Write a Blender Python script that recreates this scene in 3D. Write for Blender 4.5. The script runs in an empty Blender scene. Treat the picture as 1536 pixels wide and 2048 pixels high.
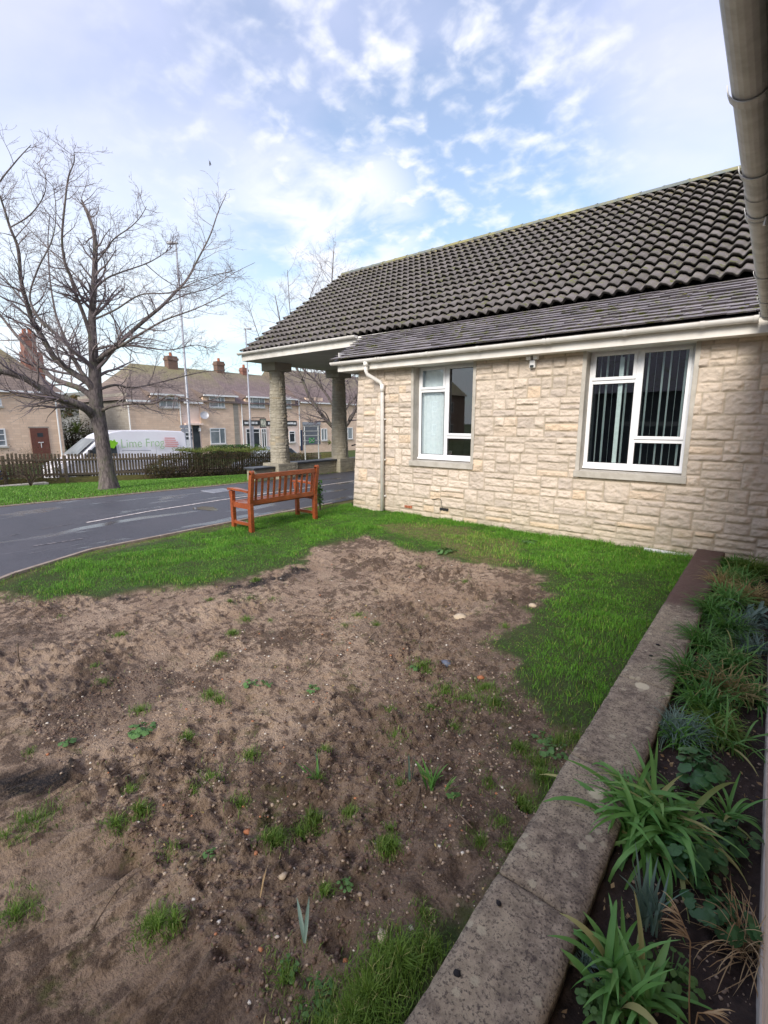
import bpy, bmesh, math, random
import numpy as np
from mathutils import Vector, Matrix
R = math.radians
rnd = random.Random(7)
scene = bpy.context.scene
col = scene.collection

# ------------------------------------------------------------------ camera
F_, CX, CY, EYE = 951.0, 768.0, 1024.0, 1.65
PITCH = math.atan(178 / 951.0)
YAW = R(38.95)
cam_d = bpy.data.cameras.new('camera')
cam = bpy.data.objects.new('camera', cam_d); col.objects.link(cam); scene.camera = cam
cam.location = (0, 0, EYE)
cam.rotation_euler = (math.pi / 2 - PITCH, 0, YAW)
cam_d.sensor_fit = 'VERTICAL'; cam_d.sensor_height = 24.0; cam_d.lens = 24.0 * F_ / 2048.0
cam_d.clip_start = 0.02; cam_d.clip_end = 2000
scene.render.resolution_x = 768; scene.render.resolution_y = 1024

# ------------------------------------------------------------------ light
SUN_EL, SUN_AZ = R(33), (0.17, -0.985)     # direction towards the sun (x, y)
scene.view_settings.view_transform = 'Standard'; scene.view_settings.look = 'None'
scene.view_settings.exposure = 1.0; scene.view_settings.gamma = 1.0
sun_d = bpy.data.lights.new('sun', 'SUN'); sun_d.energy = 2.1; sun_d.angle = R(24); sun_d.color = (1.0, 0.93, 0.82)
sun = bpy.data.objects.new('sun', sun_d); col.objects.link(sun)
sd = Vector((SUN_AZ[0], SUN_AZ[1], 0)).normalized() * math.cos(SUN_EL) + Vector((0, 0, math.sin(SUN_EL)))
sun.rotation_euler = sd.to_track_quat('Z', 'Y').to_euler(); sun.location = sd * 50

world = bpy.data.worlds.new('World'); scene.world = world; world.use_nodes = True

class NT:
    """tiny node-tree helper"""
    def __init__(s, tree): s.t = tree; tree.nodes.clear()
    def n(s, typ, ins=None, **props):
        nd = s.t.nodes.new(typ)
        for k, v in props.items(): setattr(nd, k, v)
        for k, v in (ins or {}).items():
            sock = nd.inputs[k]
            if isinstance(v, bpy.types.NodeSocket): s.t.links.new(v, sock)
            elif isinstance(v, tuple) and len(v) == 3 and sock.type == 'RGBA': sock.default_value = (*v, 1)
            else: sock.default_value = v
        return nd
    def math(s, op, a, b=0.0, c=None, clamp=False):
        nd = s.t.nodes.new('ShaderNodeMath'); nd.operation = op; nd.use_clamp = clamp
        for i, v in enumerate((a, b) if c is None else (a, b, c)):
            if isinstance(v, bpy.types.NodeSocket): s.t.links.new(v, nd.inputs[i])
            else: nd.inputs[i].default_value = v
        return nd.outputs[0]
    def ramp(s, fac, a, b, lo=0.0, hi=1.0):
        nd = s.t.nodes.new('ShaderNodeMapRange'); nd.interpolation_type = 'SMOOTHSTEP'
        s.t.links.new(fac, nd.inputs[0])
        for i, v in zip((1, 2, 3, 4), (a, b, lo, hi)): nd.inputs[i].default_value = v
        return nd.outputs[0]
    def mix(s, fac, a, b, blend='MIX'):
        nd = s.t.nodes.new('ShaderNodeMix'); nd.data_type = 'RGBA'; nd.blend_type = blend
        for sock, v in ((nd.inputs[0], fac), (nd.inputs[6], a), (nd.inputs[7], b)):
            if isinstance(v, bpy.types.NodeSocket): s.t.links.new(v, sock)
            elif isinstance(v, tuple): sock.default_value = (*v[:3], 1)
            else: sock.default_value = v
        return nd.outputs[2]
    def noise(s, vec, scale, detail=4.0, rough=0.55, dist=0.0):
        nd = s.n('ShaderNodeTexNoise', {'Scale': scale, 'Detail': detail, 'Roughness': rough, 'Distortion': dist})
        if vec is not None: s.t.links.new(vec, nd.inputs['Vector'])
        return nd.outputs['Fac']
    def mapping(s, vec, scale=(1, 1, 1), loc=(0, 0, 0), rot=(0, 0, 0)):
        nd = s.n('ShaderNodeMapping', {'Scale': scale, 'Location': loc, 'Rotation': rot})
        s.t.links.new(vec, nd.inputs['Vector']); return nd.outputs[0]

def build_world():
    w = NT(world.node_tree)
    sky = w.n('ShaderNodeTexSky', sky_type='NISHITA', sun_disc=False, sun_elevation=SUN_EL,
              sun_rotation=math.atan2(SUN_AZ[0], SUN_AZ[1]), air_density=1.2, dust_density=0.6, ozone_density=2.0)
    geo = w.n('ShaderNodeNewGeometry')
    d = w.n('ShaderNodeVectorMath', {0: geo.outputs['Incoming'], 1: (-1, -1, -1)}, operation='MULTIPLY').outputs[0]
    sep = w.n('ShaderNodeSeparateXYZ', {0: d})
    zz = w.math('ADD', w.math('MAXIMUM', sep.outputs[2], 0.0), 0.22)
    uv = w.n('ShaderNodeCombineXYZ', {0: w.math('DIVIDE', sep.outputs[0], zz), 1: w.math('DIVIDE', sep.outputs[1], zz), 2: 0.0}).outputs[0]
    def blob(v, r0, r1):
        v = Vector(v).normalized()
        dp = w.n('ShaderNodeVectorMath', {0: d, 1: tuple(v)}, operation='DOT_PRODUCT').outputs['Value']
        return w.ramp(dp, math.cos(r1), math.cos(r0))
    n_big = w.noise(w.mapping(uv, loc=(3.1, 1.7, 0)), 1.1, 4, 0.5, 0.4)
    n_mid = w.noise(w.mapping(uv, scale=(1.0, 1.3, 1), loc=(0.3, 5.2, 0)), 3.2, 5, 0.55, 0.3)
    n_puf = w.noise(w.mapping(uv, scale=(1, 1, 1), loc=(7.7, 2.2, 0)), 13.0, 4, 0.5, 0.2)
    # blue openings in the veil
    holes = None
    for v, a, b, k in (((-.505, .783, .363), .02, .36, .95), ((-.72, .642, .20), .02, .30, .75), ((-.45, .70, .56), .02, .30, .6),
                       ((-.62, .62, .62), .0, .28, .45), ((-.36, .80, .46), .0, .2, .35), ((-.60, .72, .30), .0, .2, .4), ((-.77, .5, .42), .0, .2, .25)):
        h = w.math('MULTIPLY', blob(v, a, b), k)
        holes = h if holes is None else w.math('MAXIMUM', holes, h)
    veil = w.math('SUBTRACT', w.ramp(w.math('ADD', n_big, w.math('MULTIPLY', n_mid, 0.35)), 0.30, 0.85, 0.50, 1.0), w.math('MULTIPLY', holes, 0.80))
    # small puffs of high cloud
    reg = w.math('MAXIMUM', blob((-.49, .70, .50), .12, .42), w.math('MULTIPLY', blob((-.66, .60, .50), .0, .35), .6))
    puffs = w.math('MULTIPLY', w.ramp(w.math('ADD', n_puf, w.math('MULTIPLY', n_mid, 0.35)), 0.60, 0.98), reg)
    low = w.math('MULTIPLY', blob((-.665, .67, .345), .02, .20), w.ramp(w.math('ADD', n_mid, 0.0), 0.36, 0.60))
    low2 = w.math('MULTIPLY', w.ramp(sep.outputs[2], 0.30, 0.10), w.ramp(n_big, 0.42, 0.62))
    cl = w.math('MAXIMUM', w.math('MAXIMUM', puffs, w.math('MULTIPLY', low, .95)), w.math('MULTIPLY', low2, .8))
    blue = w.n('ShaderNodeVectorMath', {0: sky.outputs[0], 1: (.100, .105, .105)}, operation='MULTIPLY').outputs[0]
    # the lower sky in the openings is turquoise, the upper veil lavender
    lav = w.mix(w.ramp(sep.outputs[2], 0.10, 0.55), (.50, .575, .62), (.44, .455, .61))
    c1 = w.mix(w.math('MAXIMUM', veil, 0.26), blue, lav)
    c2 = w.mix(w.math('MULTIPLY', cl, .92), c1, (.60, .60, .63))
    bg = w.n('ShaderNodeBackground', {'Color': c2, 'Strength': 1.0})
    w.n('ShaderNodeOutputWorld', {0: bg.outputs[0]})
build_world()

# ------------------------------------------------------------------ point helpers (pixel of the photo on a real plane -> metres)
FW = Vector((-math.sin(YAW) * math.cos(PITCH), math.cos(YAW) * math.cos(PITCH), -math.sin(PITCH)))
RT = Vector((math.cos(YAW), math.sin(YAW), 0)); UP = RT.cross(FW)
CAM = Vector((0, 0, EYE))
def ray(x, y): return FW + RT * ((x - CX) / F_) + UP * ((CY - y) / F_)
def gz(x, y, z=0.0): d = ray(x, y); return CAM + d * ((z - EYE) / d.z)
def gX(x, y, X): d = ray(x, y); return CAM + d * (X / d.x)
def gY(x, y, Y): d = ray(x, y); return CAM + d * (Y / d.y)
HF = Vector((-math.sin(YAW), math.cos(YAW), 0))
def at(x, y, D): d = ray(x, y); return CAM + d * (D / d.dot(HF))

# ------------------------------------------------------------------ numpy noise
def _hash(ix, iy, seed):
    h = (ix.astype(np.int64) * 374761393 + iy.astype(np.int64) * 668265263 + seed * 974634777) & 0xffffffff
    h = ((h ^ (h >> 13)) * 1274126177) & 0xffffffff
    return ((h ^ (h >> 16)) & 0xffff) / 65535.0
def vnoise(x, y, seed=0):
    x = np.asarray(x, float); y = np.asarray(y, float)
    ix = np.floor(x); iy = np.floor(y); fx = x - ix; fy = y - iy
    fx = fx * fx * (3 - 2 * fx); fy = fy * fy * (3 - 2 * fy)
    a = _hash(ix, iy, seed); b = _hash(ix + 1, iy, seed); c = _hash(ix, iy + 1, seed); d = _hash(ix + 1, iy + 1, seed)
    return (a * (1 - fx) + b * fx) * (1 - fy) + (c * (1 - fx) + d * fx) * fy
def fbm(x, y, seed=0, oct=4, gain=.5):
    s = 0; a = 1; t = 0
    for i in range(oct):
        s = s + a * vnoise(x * 2 ** i, y * 2 ** i, seed + i * 17); t += a; a *= gain
    return s / t
def sstep(a, b, x):
    t = np.clip((x - a) / (b - a), 0, 1); return t * t * (3 - 2 * t)

# ------------------------------------------------------------------ object helpers
def tag(o, label=None, cat=None, group=None, kind=None):
    if label: o['label'] = label
    if cat: o['category'] = cat
    if group: o['group'] = group
    if kind: o['kind'] = kind
    return o
def empty(name, loc, label, cat, group=None):
    o = bpy.data.objects.new(name, None); col.objects.link(o); o.location = loc; o.empty_display_size = .2
    return tag(o, label, cat, group)
def wloc(o):
    v = Vector((0, 0, 0))
    while o is not None: v = v + o.location; o = o.parent
    return v
def link_mesh(name, me, mat, parent=None, smooth=False, origin=None):
    """me has WORLD coordinates; shift to the parent's origin"""
    o = bpy.data.objects.new(name, me); col.objects.link(o)
    if mat is not None: me.materials.append(mat)
    off = wloc(parent) if parent is not None else (Vector(origin) if origin is not None else Vector((0, 0, 0)))
    if off.length > 0: me.transform(Matrix.Translation(-off))
    if parent is not None: o.parent = parent
    elif origin is not None: o.location = origin
    if smooth: me.polygons.foreach_set('use_smooth', [True] * len(me.polygons))
    return o
def np_mesh(name, V, F, mat, parent=None, smooth=False, attrs=None, origin=None, tris=None):
    """V (n,3); F (m,4) quads; tris (k,3)"""
    me = bpy.data.meshes.new(name)
    V = np.asarray(V, np.float32)
    F = np.asarray(F, np.int32).reshape(-1, 4) if F is not None and len(F) else np.zeros((0, 4), np.int32)
    T = np.asarray(tris, np.int32).reshape(-1, 3) if tris is not None and len(tris) else np.zeros((0, 3), np.int32)
    me.vertices.add(len(V)); me.vertices.foreach_set('co', V.ravel())
    loops = np.concatenate([F.ravel(), T.ravel()])
    me.loops.add(len(loops)); me.loops.foreach_set('vertex_index', loops)
    tot = np.concatenate([np.full(len(F), 4), np.full(len(T), 3)]).astype(np.int32)
    st = np.concatenate([[0], np.cumsum(tot)[:-1]]).astype(np.int32)
    me.polygons.add(len(tot)); me.polygons.foreach_set('loop_start', st); me.polygons.foreach_set('loop_total', tot)
    me.update(calc_edges=True); me.validate()
    for k, a in (attrs or {}).items():
        at_ = me.attributes.new(k, 'FLOAT', 'POINT'); at_.data.foreach_set('value', np.asarray(a, np.float32).ravel())
    return link_mesh(name, me, mat, parent, smooth, origin)

class MB:
    """collects shapes in world coordinates"""
    def __init__(s): s.v = []; s.f = []
    def poly(s, pts):
        b = len(s.v); s.v += [tuple(p) for p in pts]; s.f.append(tuple(range(b, b + len(pts)))); return s
    def box(s, x0, x1, y0, y1, z0, z1):
        b = len(s.v)
        s.v += [(x, y, z) for z in (z0, z1) for y in (y0, y1) for x in (x0, x1)]
        s.f += [tuple(b + i for i in q) for q in ((0, 2, 3, 1), (4, 5, 7, 6), (0, 1, 5, 4), (2, 6, 7, 3), (0, 4, 6, 2), (1, 3, 7, 5))]
        return s
    def beam(s, p, q, w, h, up=(0, 0, 1)):
        p = Vector(p); q = Vector(q); d = (q - p).normalized(); u = Vector(up)
        if abs(d.dot(u)) > .98: u = Vector((0, 1, 0))
        a = d.cross(u).normalized() * w / 2; c = a.cross(d).normalized() * h / 2
        b = len(s.v)
        for e in (p, q):
            s.v += [tuple(e + i * a + j * c) for i, j in ((-1, -1), (1, -1), (1, 1), (-1, 1))]
        s.f += [(b, b + 1, b + 2, b + 3), (b + 7, b + 6, b + 5, b + 4)] + [(b + i, b + 4 + i, b + 4 + (i + 1) % 4, b + (i + 1) % 4) for i in range(4)]
        return s
    def tube(s, pts, rad, n=8, cap=True):
        pts = [Vector(p) for p in pts]; rad = rad if isinstance(rad, (list, tuple)) else [rad] * len(pts)
        rings = []; prev = None
        for i, p in enumerate(pts):
            d = (pts[min(i + 1, len(pts) - 1)] - pts[max(i - 1, 0)])
            d = d.normalized() if d.length > 1e-9 else Vector((0, 0, 1))
            if prev is None:
                a = d.cross(Vector((0, 0, 1)));
                if a.length < .05: a = d.cross(Vector((1, 0, 0)))
            else: a = prev - d * prev.dot(d)
            a.normalize(); prev = a; c = d.cross(a)
            b = len(s.v); rings.append(b)
            for k in range(n):
                t = 2 * math.pi * k / n
                s.v.append(tuple(p + (a * math.cos(t) + c * math.sin(t)) * rad[i]))
        for r0, r1 in zip(rings, rings[1:]):
            s.f += [(r0 + k, r0 + (k + 1) % n, r1 + (k + 1) % n, r1 + k) for k in range(n)]
        if cap:
            s.f.append(tuple(rings[0] + k for k in reversed(range(n)))); s.f.append(tuple(rings[-1] + k for k in range(n)))
        return s
    def build(s, name, mat, parent=None, smooth=False, bevel=0, origin=None, jitter=0):
        me = bpy.data.meshes.new(name); me.from_pydata(s.v, [], s.f)
        if bevel > 0:
            bm = bmesh.new(); bm.from_mesh(me)
            bmesh.ops.bevel(bm, geom=[e for e in bm.edges if e.calc_length() > bevel * 2.2], offset=bevel, segments=2, affect='EDGES', profile=.6)
            bm.to_mesh(me); bm.free()
        me.update()
        return link_mesh(name, me, mat, parent, smooth, origin)

# ------------------------------------------------------------------ materials
MATS = {}
def principled(nt, **k):
    ins = {'Base Color': k.get('color', (.5, .5, .5)), 'Roughness': k.get('rough', .6)}
    if 'spec' in k: ins['Specular IOR Level'] = k['spec']
    if 'metal' in k: ins['Metallic'] = k['metal']
    if 'normal' in k and k['normal'] is not None: ins['Normal'] = k['normal']
    if 'coat' in k: ins['Coat Weight'] = k['coat']
    if 'sheen' in k: ins['Sheen Weight'] = k['sheen']
    p = nt.n('ShaderNodeBsdfPrincipled', ins)
    return p
def newmat(name):
    m = bpy.data.materials.new(name); m.use_nodes = True; MATS[name] = m
    nt = NT(m.node_tree); return m, nt
def out(nt, sh): nt.n('ShaderNodeOutputMaterial', {0: sh})
def bump(nt, h, strength=.5, dist=.01):
    return nt.n('ShaderNodeBump', {'Height': h, 'Strength': strength, 'Distance': dist}).outputs[0]
def pos(nt): return nt.n('ShaderNodeNewGeometry').outputs['Position']
def objc(nt): return nt.n('ShaderNodeTexCoord').outputs['Object']
def attr(nt, name): return nt.n('ShaderNodeAttribute', attribute_name=name).outputs['Fac']

def simple(name, c1, c2=None, rough=.5, scale=8, bumpd=0.0, spec=.5, coat=0.0, metal=0.0, bscale=None, lo=.35, hi=.65, detail=5):
    m, t = newmat(name); p = pos(t)
    n = t.noise(p, scale, detail, .6)
    c = t.mix(t.ramp(n, lo, hi), c1, c2 or tuple(x * .85 for x in c1))
    nm = bump(t, t.noise(p, bscale or scale * 3, 5, .6), .6, bumpd) if bumpd else None
    out(t, principled(t, color=c, rough=rough, spec=spec, coat=coat, metal=metal, normal=nm).outputs[0]); return m

def m_stone(name, base, base2, stain, mort):
    m, t = newmat(name); p = pos(t)
    ti = attr(t, 'tint'); mo = attr(t, 'mortar')
    c = t.mix(ti, base, base2)
    c = t.mix(t.math('MULTIPLY', t.ramp(attr(t, 'tint2'), .86, .97), .8), c, (base[0] * .98, base[1] * .88, base[2] * .74))     # a few ochre blocks
    c = t.mix(t.math('MULTIPLY', t.ramp(attr(t, 'tint2'), .30, .06), .75), c, (base[0] * .72, base[1] * .73, base[2] * .76))   # a few grey ones
    n1 = t.noise(p, 5, 6, .65); n2 = t.noise(p, 38, 6, .7)
    c = t.mix(t.ramp(n2, .35, .75, 0, .38), c, tuple(x * .66 for x in base))
    c = t.mix(t.math('MULTIPLY', t.ramp(t.noise(t.mapping(p, scale=(1, 1, 2.2)), 2.6, 7, .72), .50, .70), .70), c, stain)
    c = t.mix(t.math('MULTIPLY', t.ramp(t.noise(p, 60, 3, .6), .62, .72), t.ramp(n1, .45, .65, 0, .6)), c, (.085, .08, .07))  # black pits
    sep = t.n('ShaderNodeSeparateXYZ', {0: p})
    damp = t.math('MULTIPLY', t.ramp(sep.outputs[2], .55, .0), t.ramp(n1, .3, .6, .3, 1))
    c = t.mix(t.math('MULTIPLY', damp, .30), c, (.30, .28, .14))
    c = t.mix(t.math('MULTIPLY', mo, t.ramp(n1, .3, .6, .5, 1)), c, mort)
    nb = t.math('ADD', t.noise(p, 45, 8, .68), t.math('MULTIPLY', t.noise(p, 150, 3, .6), .4))
    out(t, principled(t, color=c, rough=.9, spec=.25, normal=bump(t, nb, .75, .012)).outputs[0]); return m
M = {}
M['stone'] = m_stone('limestone', (.72, .61, .505), (.55, .47, .39), (.36, .305, .24), (.40, .34, .26))
M['stone_dark'] = m_stone('weathered limestone', (.44, .40, .32), (.36, .33, .27), (.20, .18, .13), (.30, .27, .21))
M['concrete'] = simple('cast stone surround', (.50, .47, .42), (.40, .37, .32), .85, 6, .003, .3, bscale=80)
M['upvc'] = simple('white window plastic', (.83, .84, .86), (.78, .79, .82), .28, 3)
M['gutter'] = simple('white gutter plastic', (.86, .84, .81), (.76, .73, .68), .35, 4)
M['oldgutter'] = simple('dirty grey gutter plastic', (.74, .73, .72), (.50, .49, .47), .5, 9, .001, lo=.3, hi=.75)
M['fascia'] = simple('off white painted board', (.76, .74, .70), (.68, .65, .60), .6, 3)
M['soffit'] = simple('painted soffit board', (.42, .41, .39), (.36, .35, .33), .7, 2)
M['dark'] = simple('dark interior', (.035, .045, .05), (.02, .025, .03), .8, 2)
M['blind'] = simple('pale blind fabric', (.86, .90, .92), (.78, .83, .86), .8, 20)
M['slat'] = simple('vertical blind fabric', (.80, .90, .88), (.70, .80, .78), .8, 20)
M['black'] = simple('black paint', (.02, .02, .022), (.03, .03, .033), .45, 10)
M['steel'] = simple('galvanised steel', (.38, .39, .42), (.30, .31, .34), .5, 5, metal=.3)
M['white'] = simple('white paint', (.80, .80, .79), (.74, .74, .73), .4, 5)
M['vanwhite'] = simple('white van paint', (.87, .86, .90), (.84, .83, .87), .22, 1, coat=.5)
M['greendecal'] = simple('pale green vinyl', (.46, .66, .40), None, .4)
M['limedecal'] = simple('lime green vinyl', (.30, .72, .03), None, .4)
M['pinkdecal'] = simple('faded red vinyl', (.80, .36, .36), None, .4)
M['rubber'] = simple('black rubber', (.02, .02, .02), None, .8)
M['navy'] = simple('dark blue car paint', (.02, .035, .09), None, .25, coat=.6)
M['silver'] = simple('grey car paint', (.28, .30, .32), None, .3, metal=.5)
M['redbrick'] = simple('terracotta air brick', (.42, .13, .06), (.30, .10, .05), .8, 20)
M['door_brown'] = simple('brown door paint', (.16, .055, .035), (.13, .045, .03), .5)
M['yellowbox'] = simple('green sign', (.08, .50, .16), None, .5)
M['lampglow'] = None

def m_glass(name, tint=(.90, .95, .96), refl=.08):
    m, t = newmat(name)
    lw = t.n('ShaderNodeFresnel', {'IOR': 1.52})
    f = t.math('ADD', t.math('MULTIPLY', lw.outputs[0], 1.2), refl, clamp=True)
    a = t.n('ShaderNodeBsdfTransparent', {'Color': tint}); b = t.n('ShaderNodeBsdfGlossy', {'Color': (.95, .97, 1.0), 'Roughness': .015})
    out(t, t.n('ShaderNodeMixShader', {0: f, 1: a.outputs[0], 2: b.outputs[0]}).outputs[0]); return m
M['glass'] = m_glass('window glass')
M['farglass'] = simple('far window glass', (.16, .19, .21), (.30, .33, .34), .12, .9, spec=.8)
m, t = newmat('lit lamp shade'); out(t, t.n('ShaderNodeEmission', {'Color': (1, .50, .12), 'Strength': 1.6}).outputs[0]); M['lampglow'] = m

def m_roof(name, c1, c2, lichen, moss_amt=.5, lich=.5):
    m, t = newmat(name); p = pos(t)
    n = t.noise(p, 9, 6, .65); n2 = t.noise(p, 55, 5, .7); n3 = t.noise(p, 2.2, 5, .6)
    c = t.mix(attr(t, 'tint'), c1, c2)
    c = t.mix(t.ramp(n2, .40, .70, 0, .5), c, tuple(x * 1.45 for x in c2))
    c = t.mix(t.math('MULTIPLY', t.ramp(t.noise(p, 26, 4, .65), .60, .68), t.ramp(n3, .38, .58, .25 * lich, lich)), c, lichen)
    c = t.mix(t.math('MULTIPLY', t.ramp(n, .52, .62), t.ramp(n3, .42, .60, .25 * moss_amt, moss_amt)), c, (.13, .14, .035))
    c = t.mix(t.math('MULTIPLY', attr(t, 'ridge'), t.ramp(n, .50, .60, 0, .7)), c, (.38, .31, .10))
    c = t.mix(t.math('MULTIPLY', attr(t, 'nose'), t.ramp(n, .25, .5, .7, .95)), c, (.035, .033, .030))  # tile lips blackened in colour, standing in for the shadow gaps between courses
    out(t, principled(t, color=c, rough=.82, spec=.3, normal=bump(t, n2, .6, .006)).outputs[0]); return m
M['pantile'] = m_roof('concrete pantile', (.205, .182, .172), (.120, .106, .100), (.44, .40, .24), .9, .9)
M['plaintile'] = m_roof('stone slate', (.27, .245, .25), (.16, .145, .155), (.44, .41, .30), 1.3, .9)
M['ridge'] = simple('mossy ridge tile', (.16, .18, .17), (.26, .24, .11), .85, 2.2, .006, lo=.42, hi=.6)

def m_asphalt():
    m, t = newmat('wet tarmac'); p = pos(t)
    n = t.noise(p, 1.1, 6, .62); fine = t.noise(p, 320, 2, .6)
    st = t.noise(t.mapping(p, scale=(1.6, .42, 1)), 1.1, 6, .6, .3)
    c = t.mix(t.ramp(n, .3, .7), (.038, .038, .047), (.066, .064, .074))
    c = t.mix(t.ramp(fine, .55, .75, 0, .45), c, (.17, .165, .17))
    c = t.mix(t.math('MULTIPLY', t.ramp(st, .60, .70), .25), c, (.20, .19, .19))
    wet = t.ramp(st, .565, .61)
    ro = t.math('ADD', t.math('MULTIPLY', wet, -.32), t.ramp(n, .3, .7, .46, .60))
    nm = t.n('ShaderNodeBump', {'Height': fine, 'Strength': t.math('SUBTRACT', .5, t.math('MULTIPLY', wet, .40)), 'Distance': .004}).outputs[0]
    out(t, principled(t, color=c, rough=ro, spec=.6, normal=nm).outputs[0]); return m
M['asphalt'] = m_asphalt()
M['puddle'] = simple('rain puddle', (.05, .05, .06), None, .04, spec=1.0)
M['line'] = simple('worn white line', (.62, .56, .52), (.36, .32, .31), .7, 14, lo=.40, hi=.62)
M['fadedline'] = simple('almost worn away line', (.22, .20, .20), (.08, .08, .09), .7, 18, lo=.42, hi=.60)
M['kerb'] = simple('old concrete edging', (.34, .28, .23), (.24, .19, .15), .9, 12, .004)

def m_ground():
    m, t = newmat('soil and turf base'); p = pos(t)
    di = attr(t, 'dirt'); wet = attr(t, 'damp')
    n1 = t.noise(p, 2.2, 7, .62); n2 = t.noise(p, 13, 7, .68); n3 = t.noise(p, 70, 5, .7); n4 = t.noise(p, 260, 3, .7)
    c = t.mix(t.ramp(n1, .32, .68), (.34, .240, .168), (.50, .372, .268))
    c = t.mix(t.ramp(t.math('ADD', n2, t.math('MULTIPLY', t.math('SUBTRACT', t.noise(p, 1.5, 4, .6), .5), .7)), .46, .60, 0, .88), c, (.11, .072, .050))
    c = t.mix(t.ramp(n3, .55, .70, 0, .65), c, (.085, .055, .040))
    c = t.mix(t.ramp(n4, .56, .68, 0, .65), c, (.50, .41, .32))
    c = t.mix(t.math('MULTIPLY', wet, .54), c, t.mix(t.ramp(n3, .42, .60), (.055, .036, .028), (.15, .105, .078)))
    c = t.mix(t.math('MULTIPLY', t.ramp(t.noise(p, 5.5, 5, .7), .56, .68), t.math('MULTIPLY', attr(t, 'algae'), .60)), c, (.085, .10, .022))
    c = t.mix(t.math('MULTIPLY', attr(t, 'burnt'), t.ramp(n3, .35, .55, .5, 1)), c, (.020, .017, .018))
    g = t.mix(t.ramp(n2, .3, .7), (.045, .085, .018), (.075, .085, .028))
    g = t.mix(t.math('MULTIPLY', attr(t, 'worn'), .85), g, t.mix(t.ramp(n2, .4, .6), (.23, .17, .085), (.12, .13, .035)))
    c = t.mix(di, g, c)
    v = t.n('ShaderNodeTexVoronoi', {'Vector': p, 'Scale': 75.0}, feature='F1').outputs['Distance']
    h = t.math('ADD', t.math('ADD', n3, t.math('MULTIPLY', n4, .55)), t.math('MULTIPLY', n2, 1.6))
    h = t.math('SUBTRACT', h, t.math('MULTIPLY', v, .45))
    ro = t.math('SUBTRACT', .92, t.math('MULTIPLY', wet, .25))
    out(t, principled(t, color=c, rough=ro, spec=.3, normal=bump(t, h, 1.0, .022)).outputs[0]); return m
M['ground'] = m_ground()

def m_leaf(name, a, b, dry=None, rough=.55, trans=.25, vein=False):
    """foliage: colour from a per-leaf random attribute 'rnd' and soft patches; a little light passes through"""
    m, t = newmat(name); p = pos(t)
    r = attr(t, 'rnd')
    c = t.mix(r, a, b)
    c = t.mix(t.ramp(t.noise(p, 3.0, 4, .6), .35, .7, 0, .5), c, tuple(x * .62 for x in a))
    if dry: c = t.mix(t.math('MULTIPLY', t.ramp(r, .86, .97), .8), c, dry)
    ps = principled(t, color=c, rough=rough, spec=.35)
    tr = t.n('ShaderNodeBsdfTranslucent', {'Color': c})
    out(t, t.n('ShaderNodeMixShader', {0: trans, 1: ps.outputs[0], 2: tr.outputs[0]}).outputs[0]); return m
M['lawn'] = m_leaf('lawn grass', (.085, .25, .018), (.20, .47, .040), (.46, .46, .12))
M['farlawn'] = m_leaf('far lawn grass', (.12, .29, .03), (.20, .42, .05), (.42, .44, .15))
M['tuft'] = m_leaf('rough grass', (.085, .165, .020), (.17, .29, .045), (.46, .40, .18))
M['lily'] = m_leaf('strap leaf', (.10, .27, .055), (.21, .42, .12), (.40, .34, .15), .5, .3)
M['lilydark'] = m_leaf('dark strap leaf', (.045, .15, .022), (.10, .26, .04), None, .42, .2)
M['glauc'] = m_leaf('grey green leaf', (.11, .19, .15), (.18, .27, .22), None, .5, .15)
M['round'] = m_leaf('round dark leaf', (.035, .11, .035), (.07, .18, .06), None, .42, .15)
M['dry'] = m_leaf('dry grass', (.34, .21, .10), (.62, .48, .28), None, .8, .25)
M['tan'] = m_leaf('tan sedge', (.34, .25, .11), (.52, .42, .20), None, .8, .25)
M['weed'] = m_leaf('weed leaf', (.075, .17, .045), (.12, .24, .07), None, .5, .25)
M['shrub'] = m_leaf('shrub leaf', (.030, .085, .018), (.060, .14, .030), None, .5, .2)
M['hedge'] = m_leaf('hedge leaf', (.050, .060, .018), (.11, .085, .035), (.16, .08, .03), .7, .15)
M['hedgetop'] = m_leaf('young hedge leaf', (.12, .17, .025), (.20, .24, .05), (.28, .24, .09), .6, .25)
def m_bark(name, a, b, sc=1.0):
    m, t = newmat(name); p = pos(t)
    n = t.noise(t.mapping(p, scale=(1, 1, .28)), 22 * sc, 6, .7); n2 = t.noise(p, 3.5, 5, .6)
    c = t.mix(t.ramp(n, .35, .65), a, b); c = t.mix(t.ramp(n2, .5, .7, 0, .55), c, (.13, .15, .075))
    out(t, principled(t, color=c, rough=.9, spec=.2, normal=bump(t, n, .9, .03)).outputs[0]); return m
M['bark'] = m_bark('tree bark', (.085, .070, .070), (.22, .185, .175))
M['twig'] = simple('twig bark', (.17, .14, .16), (.26, .21, .20), .9, 2)
M['twigbrown'] = simple('brown stems', (.11, .07, .045), (.06, .045, .035), .9, 4)

def m_wood(name, a, b, rough=.35, coat=.25):
    m, t = newmat(name); p = objc(t)
    n = t.noise(t.mapping(p, scale=(14, 2.0, 14)), 3.0, 6, .6, .6); n2 = t.noise(p, 4, 3, .5)
    c = t.mix(t.ramp(n, .3, .7), a, b); c = t.mix(t.ramp(n2, .4, .7, 0, .4), c, tuple(x * .6 for x in a))
    out(t, principled(t, color=c, rough=rough, coat=coat, normal=bump(t, n, .35, .003)).outputs[0]); return m
M['teak'] = m_wood('varnished red brown timber', (.22, .050, .018), (.42, .105, .030), .38, .2)
M['fence'] = m_wood('weathered fence timber', (.24, .18, .12), (.12, .095, .07), .85, 0)
M['mosslitfence'] = m_wood('mossy and sunlit fence timber', (.30, .27, .08), (.15, .12, .05), .85, 0)  # moss for the gravel boards, painted sunlight for the fence end

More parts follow.
